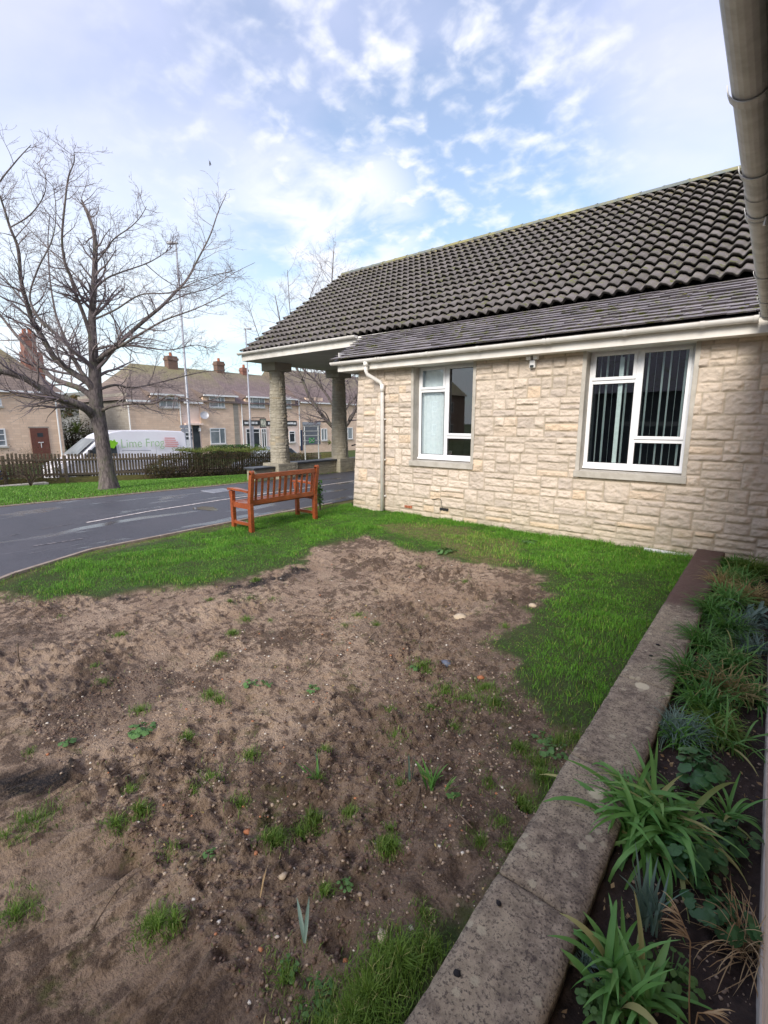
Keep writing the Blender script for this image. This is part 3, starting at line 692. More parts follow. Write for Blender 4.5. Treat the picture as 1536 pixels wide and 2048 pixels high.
def build_lawns():
    # near lawn
    n = 620000; x = nr.uniform(-7.25, -.60, n); y = nr.uniform(-1.2, 6.97, n)
    sdd = poly_sd(x, y, DIRT) + (fbm(x * 4, y * 4, 3, 4) - .5) * .34 + (fbm(x * 9, y * 9, 8, 3) - .5) * .22; d = sstep(-.26, .14, sdd); d = np.clip(d * 1.0, 0, 1) ** .75; bm_ = bare_mask(x, y); e = x - px_near(y)
    dens = (1 - d) * (1 - .62 * bm_) * (e > .07) * np.where(e < .38, .12 + .8 * sstep(.42, .62, fbm(x * 3, y * 2, 61, 3)), 1)
    dens = dens * (.55 + .45 * sstep(.3, .55, fbm(x * 5, y * 5, 62, 3)))
    for (px_, py_, r) in ((100, 1165, .22), (112, 1150, .15), (585, 1120, .12), (1170, 1160, .10), (1140, 1135, .08), (1120, 1370, .10)):
        g = gz(px_, py_); dens = dens * (1 - .85 * np.exp(-((x - g.x) ** 2 + (y - g.y) ** 2) / (r * r)))
    k = nr.uniform(0, 1, n) < dens; x = x[k]; y = y[k]; dd_ = d[k]; n = len(x)
    P = np.stack([x, y, h_ground(x, y) - .004], -1); patch = fbm(x * 2.2, y * 2.2, 63, 3)
    lush = sstep(.40, .62, patch); wall = sstep(6.55, 6.95, y)
    bm2_ = bare_mask(x, y)
    h = nr.uniform(.014, .042, n) * (.60 + .8 * lush) * (1 + .45 * wall) * (1 - .35 * np.clip(dd_, 0, 1))
    worn = sstep(.40, .15, x - px_near(y)); rv = np.clip(nr.uniform(0, .84, n) * (.35 + 1.0 * patch) + (nr.uniform(0, 1, n) < .06 + .25 * worn + .25 * dd_ + .35 * bm2_) * .6, 0, 1)
    blades('lawn_grass', P, h, nr.uniform(.0018, .0036, n) * (1 + .25 * (y > 3)), nr.uniform(.2, 1.1, n), nr.uniform(0, 6.283, n), rv, M['lawn'])
    # lawn beyond the path, down to the fence
    n = 170000; x = nr.uniform(-19.7, -11.3, n); y = nr.uniform(-2, 24, n)
    e = px_far(y) - x; dens = (e > .05) * np.where(e < .35, .25, 1) * np.where(y > 14, .4, 1); k = nr.uniform(0, 1, n) < dens; x = x[k]; y = y[k]; n = len(x)
    P = np.stack([x, y, h_base(x, y) - .004], -1); patch = fbm(x * .9, y * .9, 66, 4)
    rv = np.clip(nr.uniform(0, .7, n) * (.5 + .8 * patch) + (nr.uniform(0, 1, n) < .05) * .6, 0, 1)
    blades('lawn_grass', P, nr.uniform(.03, .055, n), nr.uniform(.008, .016, n), nr.uniform(.2, .9, n), nr.uniform(0, 6.283, n), rv, M['farlawn'])
    # tufts dotted over the bare soil: (pixel x, y, radius m, blades, height)
    T = [(70, 1640, .13, 330, .060), (20, 1680, .08, 150, .05), (30, 1820, .09, 260, .05), (230, 1640, .08, 160, .05), (280, 1620, .05, 150, .06), (310, 1840, .085, 420, .045), (345, 1850, .05, 160, .05), (545, 1680, .06, 300, .06),
         (550, 1660, .05, 160, .05), (625, 1640, .07, 240, .055), (600, 1655, .05, 120, .05), (780, 1680, .055, 220, .055), (765, 1690, .05, 120, .05), (740, 2000, .16, 900, .065), (800, 1930, .13, 700, .065), (700, 2035, .15, 600, .06), (860, 1900, .07, 220, .05), (640, 2040, .10, 260, .05),
         (570, 1940, .10, 220, .035), (500, 1500, .07, 180, .045), (420, 1545, .10, 140, .04), (385, 1580, .05, 70, .035), (260, 1560, .05, 80, .04), (480, 1590, .07, 130, .04), (375, 1470, .05, 110, .05), (420, 1385, .08, 190, .04), (440, 1395, .05, 90, .04),
         (280, 1415, .07, 130, .045), (205, 1362, .07, 100, .035), (190, 1335, .06, 90, .03), (440, 1307, .08, 190, .04), (465, 1262, .07, 180, .045), (492, 1234, .08, 150, .04), (240, 1265, .07, 170, .045), (510, 1160, .07, 190, .05), (460, 1208, .06, 110, .04), (500, 1196, .13, 170, .03),
         (715, 1226, .07, 170, .04), (753, 1242, .05, 120, .035), (690, 1243, .07, 60, .03), (845, 1330, .12, 380, .045), (890, 1375, .12, 260, .045), (930, 1390, .14, 300, .04), (860, 1410, .09, 160, .03), (970, 1370, .12, 320, .05), (990, 1405, .12, 300, .05),
         (1040, 1490, .10, 260, .045), (1080, 1520, .09, 240, .045), (1120, 1480, .10, 240, .045), (1050, 1590, .06, 240, .06), (1085, 1560, .07, 180, .05), (1020, 1690, .05, 130, .045), (960, 1680, .05, 110, .04), (1000, 1640, .07, 120, .035), (850, 1820, .05, 110, .04), (650, 1780, .04, 90, .045),
         (910, 1440, .10, 160, .03), (790, 1460, .10, 120, .035), (780, 1420, .1, 100, .03), (1150, 1470, .10, 200, .045), (980, 1560, .08, 120, .03), (700, 1620, .05, 110, .045), (640, 1560, .05, 60, .04), (650, 1500, .05, 80, .05), (60, 1500, .04, 40, .04), (420, 1195, .05, 90, .04), (545, 1198, .08, 60, .03),
         (120, 1230, .05, 40, .03), (1010, 1250, .07, 90, .04), (840, 1130, .06, 100, .04), (930, 1160, .06, 90, .04), (1130, 1590, .06, 120, .05), (540, 1235, .05, 50, .03), (800, 1560, .05, 70, .04), (340, 1690, .07, 90, .035), (780, 1640, .04, 50, .04)]
    X = []; Y = []; H = []
    for (a, b_, r, c, hh) in T:
        g = gz(a, b_); rr = r * .62 * np.abs(nr.normal(0, 1, int(c * 1.5))); th = nr.uniform(0, 6.283, int(c * 1.5)); X.append(g.x + rr * np.cos(th) * 1.1); Y.append(g.y + rr * np.sin(th)); H.append(hh * nr.uniform(.45, 1.1, int(c * 1.5)) * np.clip(1.15 - .45 * rr / r, .3, 1.2))
    # thin scatter of single blades everywhere in the soil, thicker to the right
    n = 9000; x = nr.uniform(-6.4, -.62, n); y = nr.uniform(.6, 6, n); k = (dirt_mask(x, y) > .5) & (nr.uniform(0, 1, n) < .10 + .9 * sstep(.52, .66, fbm(x * 2.4, y * 2.4, 77, 3)) * (.25 + .75 * sstep(-3.2, -1.0, x)))
    X.append(x[k]); Y.append(y[k]); H.append(nr.uniform(.010, .035, k.sum()))
    x = np.concatenate(X); y = np.concatenate(Y); h = np.concatenate(H); k = x < -.60; x, y, h = x[k], y[k], h[k]; n = len(x)
    P = np.stack([x, y, h_ground(x, y) - .003], -1)
    blades('grass_tufts', P, h, nr.uniform(.0016, .0034, n), nr.uniform(.2, 1.1, n), nr.uniform(0, 6.283, n), nr.uniform(0, 1, n) * (.85 + .15 * (nr.uniform(0, 1, n) < .5)), M['tuft'])
build_lawns()

ICO = None
def rocks(name, P, S, mat, rv, seed, origin=None, flat=.6, kind='stuff'):
    """many little irregular stones as one object"""
    global ICO
    if ICO is None:
        bm = bmesh.new(); bmesh.ops.create_icosphere(bm, subdivisions=1, radius=1); ICO = (np.array([v.co[:] for v in bm.verts]), np.array([[v.index for v in f.verts] for f in bm.faces])); bm.free()
    V0, F0 = ICO; n = len(P); rs = np.random.RandomState(seed)
    a = rs.uniform(0, 6.283, n); sx = rs.uniform(.7, 1.35, n); sz = rs.uniform(flat * .6, flat * 1.2, n)
    V = V0[None] * (1 + rs.uniform(-.28, .28, (n, len(V0), 1))); X = V[..., 0] * sx[:, None]; Y = V[..., 1]; Z = V[..., 2] * sz[:, None]
    Xr = X * np.cos(a)[:, None] - Y * np.sin(a)[:, None]; Yr = X * np.sin(a)[:, None] + Y * np.cos(a)[:, None]
    W = np.stack([Xr, Yr, Z], -1) * np.asarray(S)[:, None, None] + np.asarray(P)[:, None, :]
    T = (F0[None] + (np.arange(n) * len(V0))[:, None, None]).reshape(-1, 3)
    o = np_mesh(name, W.reshape(-1, 3), None, mat, None, False, {'rnd': np.repeat(rv, len(V0))}, tris=T, origin=origin)
    if kind: o['kind'] = kind
    return o
def scatter_soil():
    def pts(n, near):
        x = nr.uniform(-6.6, -.62, n) if not near else -.62 - 2.6 * nr.uniform(0, 1, n) ** 1.1; y = nr.uniform(.6, 6.2, n) if not near else nr.uniform(.6, 3.3, n)
        k = dirt_mask(x, y) > .4; return x[k], y[k]
    xa, ya = pts(14000, False); xb, yb = pts(13000, True); x = np.concatenate([xa, xb]); y = np.concatenate([ya, yb]); n = len(x)
    s = .0011 + .0085 * nr.uniform(0, 1, n) ** 6 + .0010 * (y > 2.5)
    rocks('pebbles', np.stack([x, y, h_ground(x, y) + s * .2], -1), s, M['pebble'], nr.uniform(0, 1, n), 5)
    xa, ya = pts(30000, False); xb, yb = pts(30000, True); x = np.concatenate([xa, xb]); y = np.concatenate([ya, yb])
    k = nr.uniform(0, 1, len(x)) < .12 + .88 * sstep(.45, .62, fbm(x * 1.6, y * 1.6, 29, 3)); x = x[k]; y = y[k]; n = len(x)
    s = .0022 + .0085 * nr.uniform(0, 1, n) ** 4
    rocks('soil_crumbs', np.stack([x, y, h_ground(x, y)], -1), s, M['clod'], nr.uniform(0, 1, n), 6, flat=.8)
scatter_soil()

# ================================================================== BUNGALOW
WY = 6.95                     # face of the main wall
EY, EZ, RY, RZ = 8.40, 3.56, 12.62, 6.58      # eave and ridge of the pantiled roof
XL = -11.95
bung = empty('stone_bungalow', (-3.5, WY, 0), 'pale limestone bungalow with brown pantile roof, white gutters and a column porch', 'building')
W1 = (-5.00, -3.74, .905, 2.62); W2 = (-2.13, -.78, .905, 2.62)      # outer edge of the two window surrounds
WX0 = -6.14
holes = [(w[0] - WX0 + .01, w[1] - WX0 - .01, w[2] + .12 + .01, w[3] + .2) for w in (W1, W2)]
stone_plane('wall', (WX0, WY, -.12), (1, 0, 0), (0, 0, 1), .16 - WX0, 2.86, M['stone'], bung, 4, holes, res=.0105, amp=.023)
# outer pier at the corner, slightly battered, and the end wall behind it
stone_box('pier', -6.36, -5.66, WY - .07, WY + .9, -.15, 2.70, M['stone'], bung, 77, batter=.12, lean=.10, amp=.024, band=(.18, .30), bw=(.24, .45), res=.014)
mb = MB(); mb.box(-6.12, -5.95, WY + .8, 8.4, -.1, 2.9); mb.box(-6.12, -5.95, 8.4, 16.5, -.1, 3.37); mb.build('end_wall', M['render'], bung)
# rooms behind the windows
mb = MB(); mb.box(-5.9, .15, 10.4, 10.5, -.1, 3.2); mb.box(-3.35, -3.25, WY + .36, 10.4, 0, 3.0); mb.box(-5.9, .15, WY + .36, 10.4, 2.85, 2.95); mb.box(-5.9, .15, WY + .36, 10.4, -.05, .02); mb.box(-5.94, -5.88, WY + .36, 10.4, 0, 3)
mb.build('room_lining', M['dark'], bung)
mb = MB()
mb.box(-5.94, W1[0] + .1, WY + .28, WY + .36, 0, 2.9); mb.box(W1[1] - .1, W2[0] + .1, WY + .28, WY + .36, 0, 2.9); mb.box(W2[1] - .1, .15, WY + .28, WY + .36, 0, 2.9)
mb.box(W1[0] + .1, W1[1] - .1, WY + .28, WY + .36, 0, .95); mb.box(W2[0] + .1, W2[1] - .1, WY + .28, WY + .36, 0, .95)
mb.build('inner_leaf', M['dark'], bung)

def bungalow_window(w, kind):
    x0, x1, z0, z1 = w; t = .075; D = .20          # surround thickness, reveal depth
    win = empty('window', ((x0 + x1) / 2, WY, z0), None, None); win.parent = bung; win.location = Vector(((x0 + x1) / 2, WY, z0)) - bung.location
    p = WY - .022
    s = MB(); s.box(x0, x0 + .055, p, WY + D + .1, z0 + .09, z1 + .05); s.box(x1 - .055, x1, p, WY + D + .1, z0 + .09, z1 + .05); s.box(x0 + .056, x1 - .056, p + .01, WY + D + .1, z1, z1 + .05)
    s.build('surround', M['concrete'], win, bevel=.006)
    s = MB(); b0 = len(s.v)
    s.box(x0 - .01, x1 + .01, p - .03, WY + D + .1, z0, z0 + .088)
    s.v = [(a, b, c + (.02 if (b > WY and c > z0 + .05) else 0)) for a, b, c in s.v]
    s.build('sill', M['concrete'], win, bevel=.006)
    fx0, fx1, fz0, fz1 = x0 + .057, x1 - .057, z0 + .112, z1 - .002; fy = WY + D - .055
    f = MB(); fr = .052
    f.box(fx0, fx1, fy - .035, fy + .06, fz0, fz0 + .035)                      # cill nose
    fz0 += .036
    f.box(fx0, fx1, fy, fy + .06, fz0, fz0 + fr); f.box(fx0, fx1, fy, fy + .06, fz1 - fr, fz1)
    f.box(fx0, fx0 + fr, fy + .001, fy + .059, fz0 + fr, fz1 - fr); f.box(fx1 - fr, fx1, fy + .001, fy + .059, fz0 + fr, fz1 - fr)
    mx = (fx0 + fx1) / 2 - .01
    f.box(mx - .034, mx + .034, fy + .002, fy + .058, fz0 + fr, fz1 - fr)
    H = fz1 - fz0; tz = fz1 - .265 * H * 1.0; bz = fz0 + .235 * H
    f.box(fx0 + fr, mx - .034, fy + .003, fy + .057, tz - .03, tz + .03); f.box(mx + .034, fx1 - fr, fy + .003, fy + .057, bz - .03, bz + .03)
    f.build('frame', M['upvc'], win, bevel=.004)
    # opening sashes: top left and big right
    for (a, b, c, d) in ((fx0 + fr - .012, mx - .034 + .012, tz + .018, fz1 - fr + .012), (mx + .034 - .012, fx1 - fr + .012, bz + .018, fz1 - fr + .012)):
        s = MB(); q = .040
        s.box(a, b, fy - .014, fy + .012, c, c + q); s.box(a, b, fy - .014, fy + .012, d - q, d); s.box(a, a + q, fy - .013, fy + .011, c + q, d - q); s.box(b - q, b, fy - .013, fy + .011, c + q, d - q)
        s.build('sash', M['upvc'], win, bevel=.004)
    for (a, b, c, d) in ((fx0 + fr, mx - .034, fz0 + fr, tz - .03), (fx0 + fr, mx - .034, tz + .03, fz1 - fr), (mx + .034, fx1 - fr, fz0 + fr, bz - .03), (mx + .034, fx1 - fr, bz + .03, fz1 - fr)):
        MB().poly([(a, fy + .03, c), (b, fy + .03, c), (b, fy + .03, d), (a, fy + .03, d)]).build('pane', M['glass'], win)
        g_ = MB(); e = .007; g_.box(a, b, fy + .018, fy + .024, c, c + e); g_.box(a, b, fy + .018, fy + .024, d - e, d); g_.box(a, a + e, fy + .018, fy + .024, c + e, d - e); g_.box(b - e, b, fy + .018, fy + .024, c + e, d - e)
        g_.build('gasket', M['rubber'], win)
    iy = WY + .17
    if kind == 'slats':
        n = 15; s = MB()
        s.box(fx0 + .02, fx1 - .02, iy + .06, iy + .10, fz1 - .05, fz1 - .01)
        for k in range(n):
            x = fx0 + .03 + (fx1 - fx0 - .06) * k / (n - 1); a = R(101 + 15 * math.sin(k * 2.1)); d = .046
            s.poly([(x - d * math.cos(a), iy + .09 - d * math.sin(a), fz0 - .02), (x + d * math.cos(a), iy + .09 + d * math.sin(a), fz0 - .02), (x + d * math.cos(a), iy + .09 + d * math.sin(a), fz1 - .05), (x - d * math.cos(a), iy + .09 - d * math.sin(a), fz1 - .05)])
        x = fx0 + .40; s.poly([(x - .04, iy + .05, fz0 - .02), (x + .02, iy + .03, fz0 - .02), (x + .02, iy + .03, fz1 - .1), (x - .04, iy + .05, fz1 - .1)])
        s.build('vertical_blind', M['slat'], win)
        s = MB(); s.box(fx0 + .05, fx1 - .1, iy + 1.4, iy + 1.45, fz0 + .55, fz0 + .62); s.build('notice_board', M['slate'], win)
    else:
        s = MB(); n = 9
        for k in range(n):      # drawn pleats of a pale blind over the left half
            xa = fx0 + .03 + k * .048; s.poly([(xa, iy + .06 + .012 * (k % 2), fz0 + .02), (xa + .048, iy + .06 + .012 * ((k + 1) % 2), fz0 + .02), (xa + .048, iy + .06 + .012 * ((k + 1) % 2), fz1 - .02), (xa, iy + .06 + .012 * (k % 2), fz1 - .02)])
        s.build('blind', M['blind'], win, smooth=True)
    return win
bungalow_window(W1, 'blind'); bungalow_window(W2, 'slats')
# things standing inside behind the first window
t = empty('laptop', (-4.62, 7.52, 1.02), 'white laptop edge on the sill inside the left window', 'laptop')
MB().box(-4.76, -4.60, 7.42, 7.62, 1.03, 1.045).build('base', M['white'], t, bevel=.003)
b = MB(); b.poly([(-4.76, 7.63, 1.045), (-4.60, 7.63, 1.045), (-4.60, 7.70, 1.14), (-4.76, 7.70, 1.14)]); b.build('screen', M['white'], t)
dk = empty('desk', (-4.2, 7.7, 0), 'dark desk inside behind the left window', 'desk')
MB().box(-5.0, -3.5, 7.36, 8.0, .97, 1.0).build('desk_top', M['black'], dk, bevel=.004)
for x in (-4.95, -3.6):
    for y in (7.40, 7.93): MB().box(x, x + .05, y, y + .05, 0.02, .97).build('leg', M['black'], dk)
wl = empty('wall_lamp', (-4.35, 10.38, 2.1), 'glowing orange wall lamp seen through the left window', 'lamp')
b = MB(); b.tube([(-4.35, 10.25, 1.95), (-4.35, 10.25, 2.3)], [.13, .16], 14, cap=False); b.build('lamp_shade', M['lampglow'], wl, smooth=True)
MB().box(-4.38, -4.32, 10.2, 10.40, 2.08, 2.14).build('bracket', M['black'], wl)

# --- gutters, fascia, soffit
def gutter_run(parent, p, q, r, mat, collars, name='gutter', facing=(0, -1, 0), bracket_name='gutter_bracket', collar_r=.012, seg=12):
    p = Vector(p); q = Vector(q); d = (q - p).normalized(); side = Vector(facing); up = Vector((0, 0, 1)); b = MB()
    prof = [side * (-r * math.cos(math.pi * k / seg)) * -1 * -1 + up * (-r * math.sin(math.pi * k / seg)) for k in range(seg + 1)]
    inn = [v * .93 for v in prof]
    n0 = len(b.v); ring = prof + [inn[-1]] + inn[::-1][1:]
    for e in (p, q): b.v += [tuple(e + v) for v in ring]
    m = len(ring); b.f += [(n0 + k, n0 + (k + 1) % m, n0 + m + (k + 1) % m, n0 + m + k) for k in range(m)]
    for e, s in ((0, 1), (m, -1)): b.f.append(tuple(n0 + e + k for k in (range(seg + 1) if s == 1 else reversed(range(seg + 1)))))   # stop ends
    o = b.build(name, mat, parent, smooth=False)
    for c in collars:
        k_ = MB(); e = p + d * c
        for w, rr in ((.022, r + collar_r),):
            ring1 = [side * (-rr * math.cos(math.pi * k / seg)) + up * (-rr * math.sin(math.pi * k / seg)) for k in range(seg + 1)]
            ring2 = [v * .95 for v in ring1]
            n0 = len(k_.v); rg_ = ring1 + ring2[::-1]
            for ee in (e - d * w, e + d * w): k_.v += [tuple(ee + v + up * .004) for v in rg_]
            m2 = len(rg_); k_.f += [(n0 + i, n0 + (i + 1) % m2, n0 + m2 + (i + 1) % m2, n0 + m2 + i) for i in range(m2)]
            for e2 in (0, m2): k_.f += [tuple(n0 + e2 + i for i in (j, j + 1, m2 - 2 - j, m2 - 1 - j)) for j in range(seg)]
        k_.v and k_.build(bracket_name, mat, parent)
    return o
GY, GZ = 6.66, 2.765
gutter_run(bung, (-6.66, GY, GZ), (-.27, GY, GZ), .058, M['gutter'], [.28, 1.14, 1.20, 2.2, 3.1, 4.1, 4.16, 5.1, 5.9, 6.38])
b = MB(); b.box(-6.56, .10, 6.722, 6.745, 2.60, 2.80); b.build('fascia', M['fascia'], bung, bevel=.003)
b = MB(); b.box(-6.54, .10, 6.746, WY + .12, 2.60, 2.615); b.box(-6.56, -6.54, 6.746, WY + .9, 2.60, 2.95); b.build('soffit', M['fascia'], bung)
gutter_run(bung, (XL - .03, EY - .12, EZ + .015), (-7.50, EY - .12, EZ + .015), .058, M['gutter'], [.05, 1.0, 1.85, 2.75, 3.7, 4.3])
b = MB(); b.box(XL + .03, -6.4, EY - .05, EY - .028, EZ - .20, EZ + .0); b.box(XL + .03, XL + .052, EY - .027, 16.9, EZ - .20, EZ - .02); b.build('fascia', M['fascia'], bung, bevel=.003)
b = MB(); b.box(XL + .053, -6.3, EY - .027, 16.9, EZ - .195, EZ - .175); b.build('soffit', M['soffit'], bung)
# gable infill and verge boards at the porch end
b = MB(); b.poly([(XL + .2, EY + .1, EZ - .1), (XL + .2, RY, RZ - .12), (XL + .2, 2 * RY - EY, EZ - .1)]); b.build('gable_board', M['fascia'], bung)
b = MB(); b.beam((XL + .02, EY, EZ - .05), (XL + .02, RY, RZ - .06), .03, .16); b.beam((XL + .02, 2 * RY - EY, EZ - .05), (XL + .02, RY, RZ - .06), .03, .16); b.build('verge_board', M['fascia'], bung)
# drainpipe with swan neck
b = MB(); px = -5.60; b.tube([(-5.80, GY, GZ - .05), (-5.80, GY, GZ - .20), (-5.78, GY + .015, GZ - .26), (px - .03, WY - .10, 2.38), (px, WY - .075, 2.30), (px, WY - .075, .02)], .034, 14); b.build('drainpipe', M['gutter'], bung, smooth=True)
b = MB(); b.tube([(-5.80, GY, GZ - .045), (-5.80, GY, GZ - .12)], .046, 14); b.build('pipe_socket', M['gutter'], bung, smooth=True); b = MB(); b.tube([(px, WY - .075, 2.34), (px, WY - .075, 2.2)], .041, 14); b.build('pipe_socket', M['gutter'], bung, smooth=True)
for z in (1.72, .98, .30):
    MB().box(px - .055, px + .055, WY - .05, WY + .03, z - .012, z + .012).build('pipe_clip', M['gutter'], bung)
b = MB(); b.tube([(-1.15, WY - .055, .008), (-.66, WY - .055, .0)], .03, 10); b.build('waste_pipe', M['white'], bung, smooth=True)
# flood sensor on the wall, air bricks, alarm stub
s = empty('sensor_light', (-2.82, WY, 2.5), None, None); s.parent = bung; s.location = Vector((-2.82, WY, 2.5)) - bung.location
MB().box(-2.86, -2.78, WY - .07, WY + .03, 2.43, 2.54).build('housing', M['white'], s, bevel=.008)
for dx in (-.085, .02): MB().box(-2.82 + dx, -2.82 + dx + .065, WY - .10, WY - .03, 2.545, 2.60).build('lamp_head', M['white'], s, bevel=.006)
MB().box(-2.845, -2.795, WY - .085, WY - .07, 2.44, 2.47).build('lens', M['dark'], s)
for (x, z) in ((-5.03, .145), (-4.27, .185)):
    b = MB()
    for i in range(3):
        for j in range(1): b.box(x - .085 + i * .058, x - .085 + i * .058 + .05, WY - .028, WY + .02, z - .022, z + .022)
    b.build('air_brick', M['redbrick'] if x < -5 else M['black'], bung, bevel=.003)
b = MB(); b.tube([(-4.52, WY - .02, .33), (-4.38, WY - .03, .37), (-4.33, WY - .03, .35), (-4.30, WY - .03, .20)], .004, 5); b.build('cable', M['black'], bung)

# --- pantile roof in real relief
def tiled(name, mat, parent, x0, x1, eave, ridge, gauge, pitch, amp, lift, seed, nper=12, ridge_fade=True, xl_top=None):
    (ey, ez), (ry, rz) = eave, ridge; L = math.hypot(ry - ey, rz - ez); sy, sz = (ry - ey) / L, (rz - ez) / L; ny, nz = -sz, sy
    nc = int(round(L / gauge)); g = L / nc; xs = np.arange(x0, x1, pitch / nper); rs = np.random.RandomState(seed)
    vs = []; fs = []; ti = []; rd = []; no = []; base = 0
    for c in range(nc):
        til = np.floor((xs - x0) / (pitch * 1.0) + .25).astype(int); jit = rs.uniform(-.004, .004, til.max() + 2)[til]; tt = rs.uniform(0, 1, til.max() + 2)[til]; sj = rs.uniform(-.007, .007, til.max() + 2)[til]
        ph = (xs - x0) / pitch * 2 * math.pi; wv = amp * (np.sin(ph) + .28 * np.sin(2 * ph + .7))
        rows = [(.20, -.052, 0), (.0, -.014, 0), (0.0, 0.0, 0), (.03, .004, 0), (.5, 0, 0), (1.14, 0, 0)]
        for (t_, dn, _) in rows:
            s = (c + t_) * g + sj * (t_ < .1); nn = wv + lift * (1 - t_) + dn + jit * (1 - t_) + (.012 if False else 0)
            if dn < -.01: nn = nn; 
            y = ey + sy * s + ny * nn; z = ez + sz * s + nz * nn; xx = xs.copy()
            if xl_top is not None: xx = xs + (xl_top - x0) * (s / L) * (1 - (xs - x0) / (x1 - x0))
            vs.append(np.stack([xx, y, z], -1)); ti.append(tt); no.append(np.full(len(xs), 1.0 if (t_ < .01 or dn < -.03) else (.35 if t_ < .1 else 0.0))); rd.append(np.clip(1 - (L - s) / .9, 0, 1) * (1 if ridge_fade else 0) + 0 * xs)  # nose marks the lip rows where under-lip shade is painted
        n = len(xs); f = grid_faces(n, len(rows)) + base; fs.append(f); base += n * len(rows)
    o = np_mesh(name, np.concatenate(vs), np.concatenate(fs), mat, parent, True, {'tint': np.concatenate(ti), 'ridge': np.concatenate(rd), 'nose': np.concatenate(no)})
    return o
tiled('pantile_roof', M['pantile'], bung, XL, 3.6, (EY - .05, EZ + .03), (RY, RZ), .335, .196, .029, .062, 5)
# rear slope, plain
b = MB(); b.poly([(XL, RY, RZ + .02), (3.6, RY, RZ + .02), (3.6, 2 * RY - EY, EZ), (XL, 2 * RY - EY, EZ)]); b.poly([(XL, EY, EZ - .03), (3.6, EY, EZ - .03), (3.6, RY, RZ - .05), (XL, RY, RZ - .05)]); b.build('roof_underlay', M['black'], bung)
# ridge tiles
n = 34
rt = MB()
for k in range(n):
    x0 = XL - .04 + k * .455; r = .115 + (k % 2) * .004
    for (xa, xb, rr) in ((x0, x0 + .45, r), (x0 + .43, x0 + .47, r + .010)):
        b0 = len(rt.v); m_ = 10
        for x in (xa, xb):
            for i in range(m_ + 1):
                a = math.pi * i / m_; rt.v.append((x, RY - rr * math.cos(a) * 1.05, RZ - .02 + rr * math.sin(a) * .85))
        rt.f += [(b0 + i, b0 + i + 1, b0 + m_ + 2 + i, b0 + m_ + 1 + i) for i in range(m_)]
        if k == 0: rt.f.append(tuple(b0 + i for i in range(m_ + 1)))
rt.build('ridge_tiles', M['ridge'], bung, smooth=True)
# lower strip of small plain tiles
def plain_tiles(name, mat, parent, x0, x1, eave, top, gauge, tw, seed, xl_top):
    (ey, ez), (ry, rz) = eave, top; L = math.hypot(ry - ey, rz - ez); sy, sz = (ry - ey) / L, (rz - ez) / L; ny, nz = -sz, sy
    nc = int(round(L / gauge)); g = L / nc; rg = random.Random(seed); b = MB(); tint = []
    for c in range(nc):
        xs_ = x0 + (xl_top - x0) * (c / nc) + (tw / 2 if c % 2 else 0) * rg.uniform(.6, 1.2) - .0; x = xs_ - (tw / 2 if c % 2 else 0)
        while x < x1:
            w = tw * rg.uniform(.75, 1.3); s0 = c * g + rg.uniform(-.010, .010); s1 = (c + 1.12) * g; th = .017 + rg.uniform(-.004, .009); l0 = .013 + rg.uniform(0, .006); 
            pts = []
            for (s, nn) in ((s0 + .022, l0 - .006), (s0, l0 + th), (s1, th * .6), (s1, 0)):
                for xx in (x + .0012, x + w - .0012): pts.append((xx, ey + sy * s + ny * nn, ez + sz * s + nz * nn))
            q = len(b.v); b.v += pts; b.f += [(q, q + 1, q + 3, q + 2), (q + 2, q + 3, q + 5, q + 4), (q, q + 2, q + 4, q + 6), (q + 1, q + 7, q + 5, q + 3)]
            tint += [rg.random()] * 8; x += w
    me = bpy.data.meshes.new(name); me.from_pydata(b.v, [], b.f); a = me.attributes.new('tint', 'FLOAT', 'POINT'); a.data.foreach_set('value', tint); me.update()
    return link_mesh(name, me, mat, parent)
plain_tiles('lower_roof', M['plaintile'], bung, -6.66, 3.5, (6.63, 2.80), (EY + .02, EZ + .0), .185, .21, 9, -7.40)
b = MB(); b.poly([(-6.64, 6.68, 2.785), (3.5, 6.68, 2.785), (3.5, EY + .05, EZ - .03), (-7.36, EY + .05, EZ - .03)]); b.build('roof_underlay', M['black'], bung)
# moss cushions on the tiles
mp = []; ms = []
for k in range(360):
    x = nr.uniform(-11.5, 0); 
    if k % 3: s = abs(nr.normal(0, .55)); y = EY + s * .82; z = EZ + s * .585 + .05
    else: s = nr.uniform(.1, 1.5); y = 6.7 + s * .9; z = 2.84 + s * .41 
    if x < -7 and k % 3 == 0: continue
    mp.append((x, y, z)); ms.append(.008 + .022 * nr.uniform() ** 3)
M['moss'] = simple('roof moss', (.10, .105, .030), (.16, .14, .045), .95, 60, .01)
mo = rocks('moss', np.array(mp), np.array(ms), M['moss'], nr.uniform(0, 1, len(mp)), 8, flat=.5, kind=None)
mo.parent = bung; mo.data.transform(Matrix.Translation(-bung.location)); mo['kind'] = 'stuff'

# --- porch columns
PC = ((-11.60, 9.32), (-11.60, 11.92), (-11.60, 14.52))
for i, (cx, cy) in enumerate(PC):
    c = empty('column', (cx, cy, 0), None, None); c.parent = bung; c.location = Vector((cx, cy, 0)) - bung.location
    c['label'] = ('round rough stone column at the outer corner of the porch', 'round rough stone column further along the porch side', 'round stone column at the back of the porch side')[i]
    stone_round('shaft', cx, cy, .44, 3.16, .285, .205, M['stone_dark'], c, 20 + i)
    stone_box('plinth', cx - .37, cx + .37, cy - .37, cy + .37, -.12, .46, M['stone_dark'], c, 50 + i, band=(.28, .32), bw=(.35, .5), amp=.008)
    b = MB(); b.box(cx - .31, cx + .31, cy - .31, cy + .31, 3.14, EZ - .19); b.build('capital', M['stone_dark'], c, bevel=.012)
pw = empty('low_wall', (-11.6, 12, 0), 'low stone wall with a dark slate top running between the porch columns', 'wall')
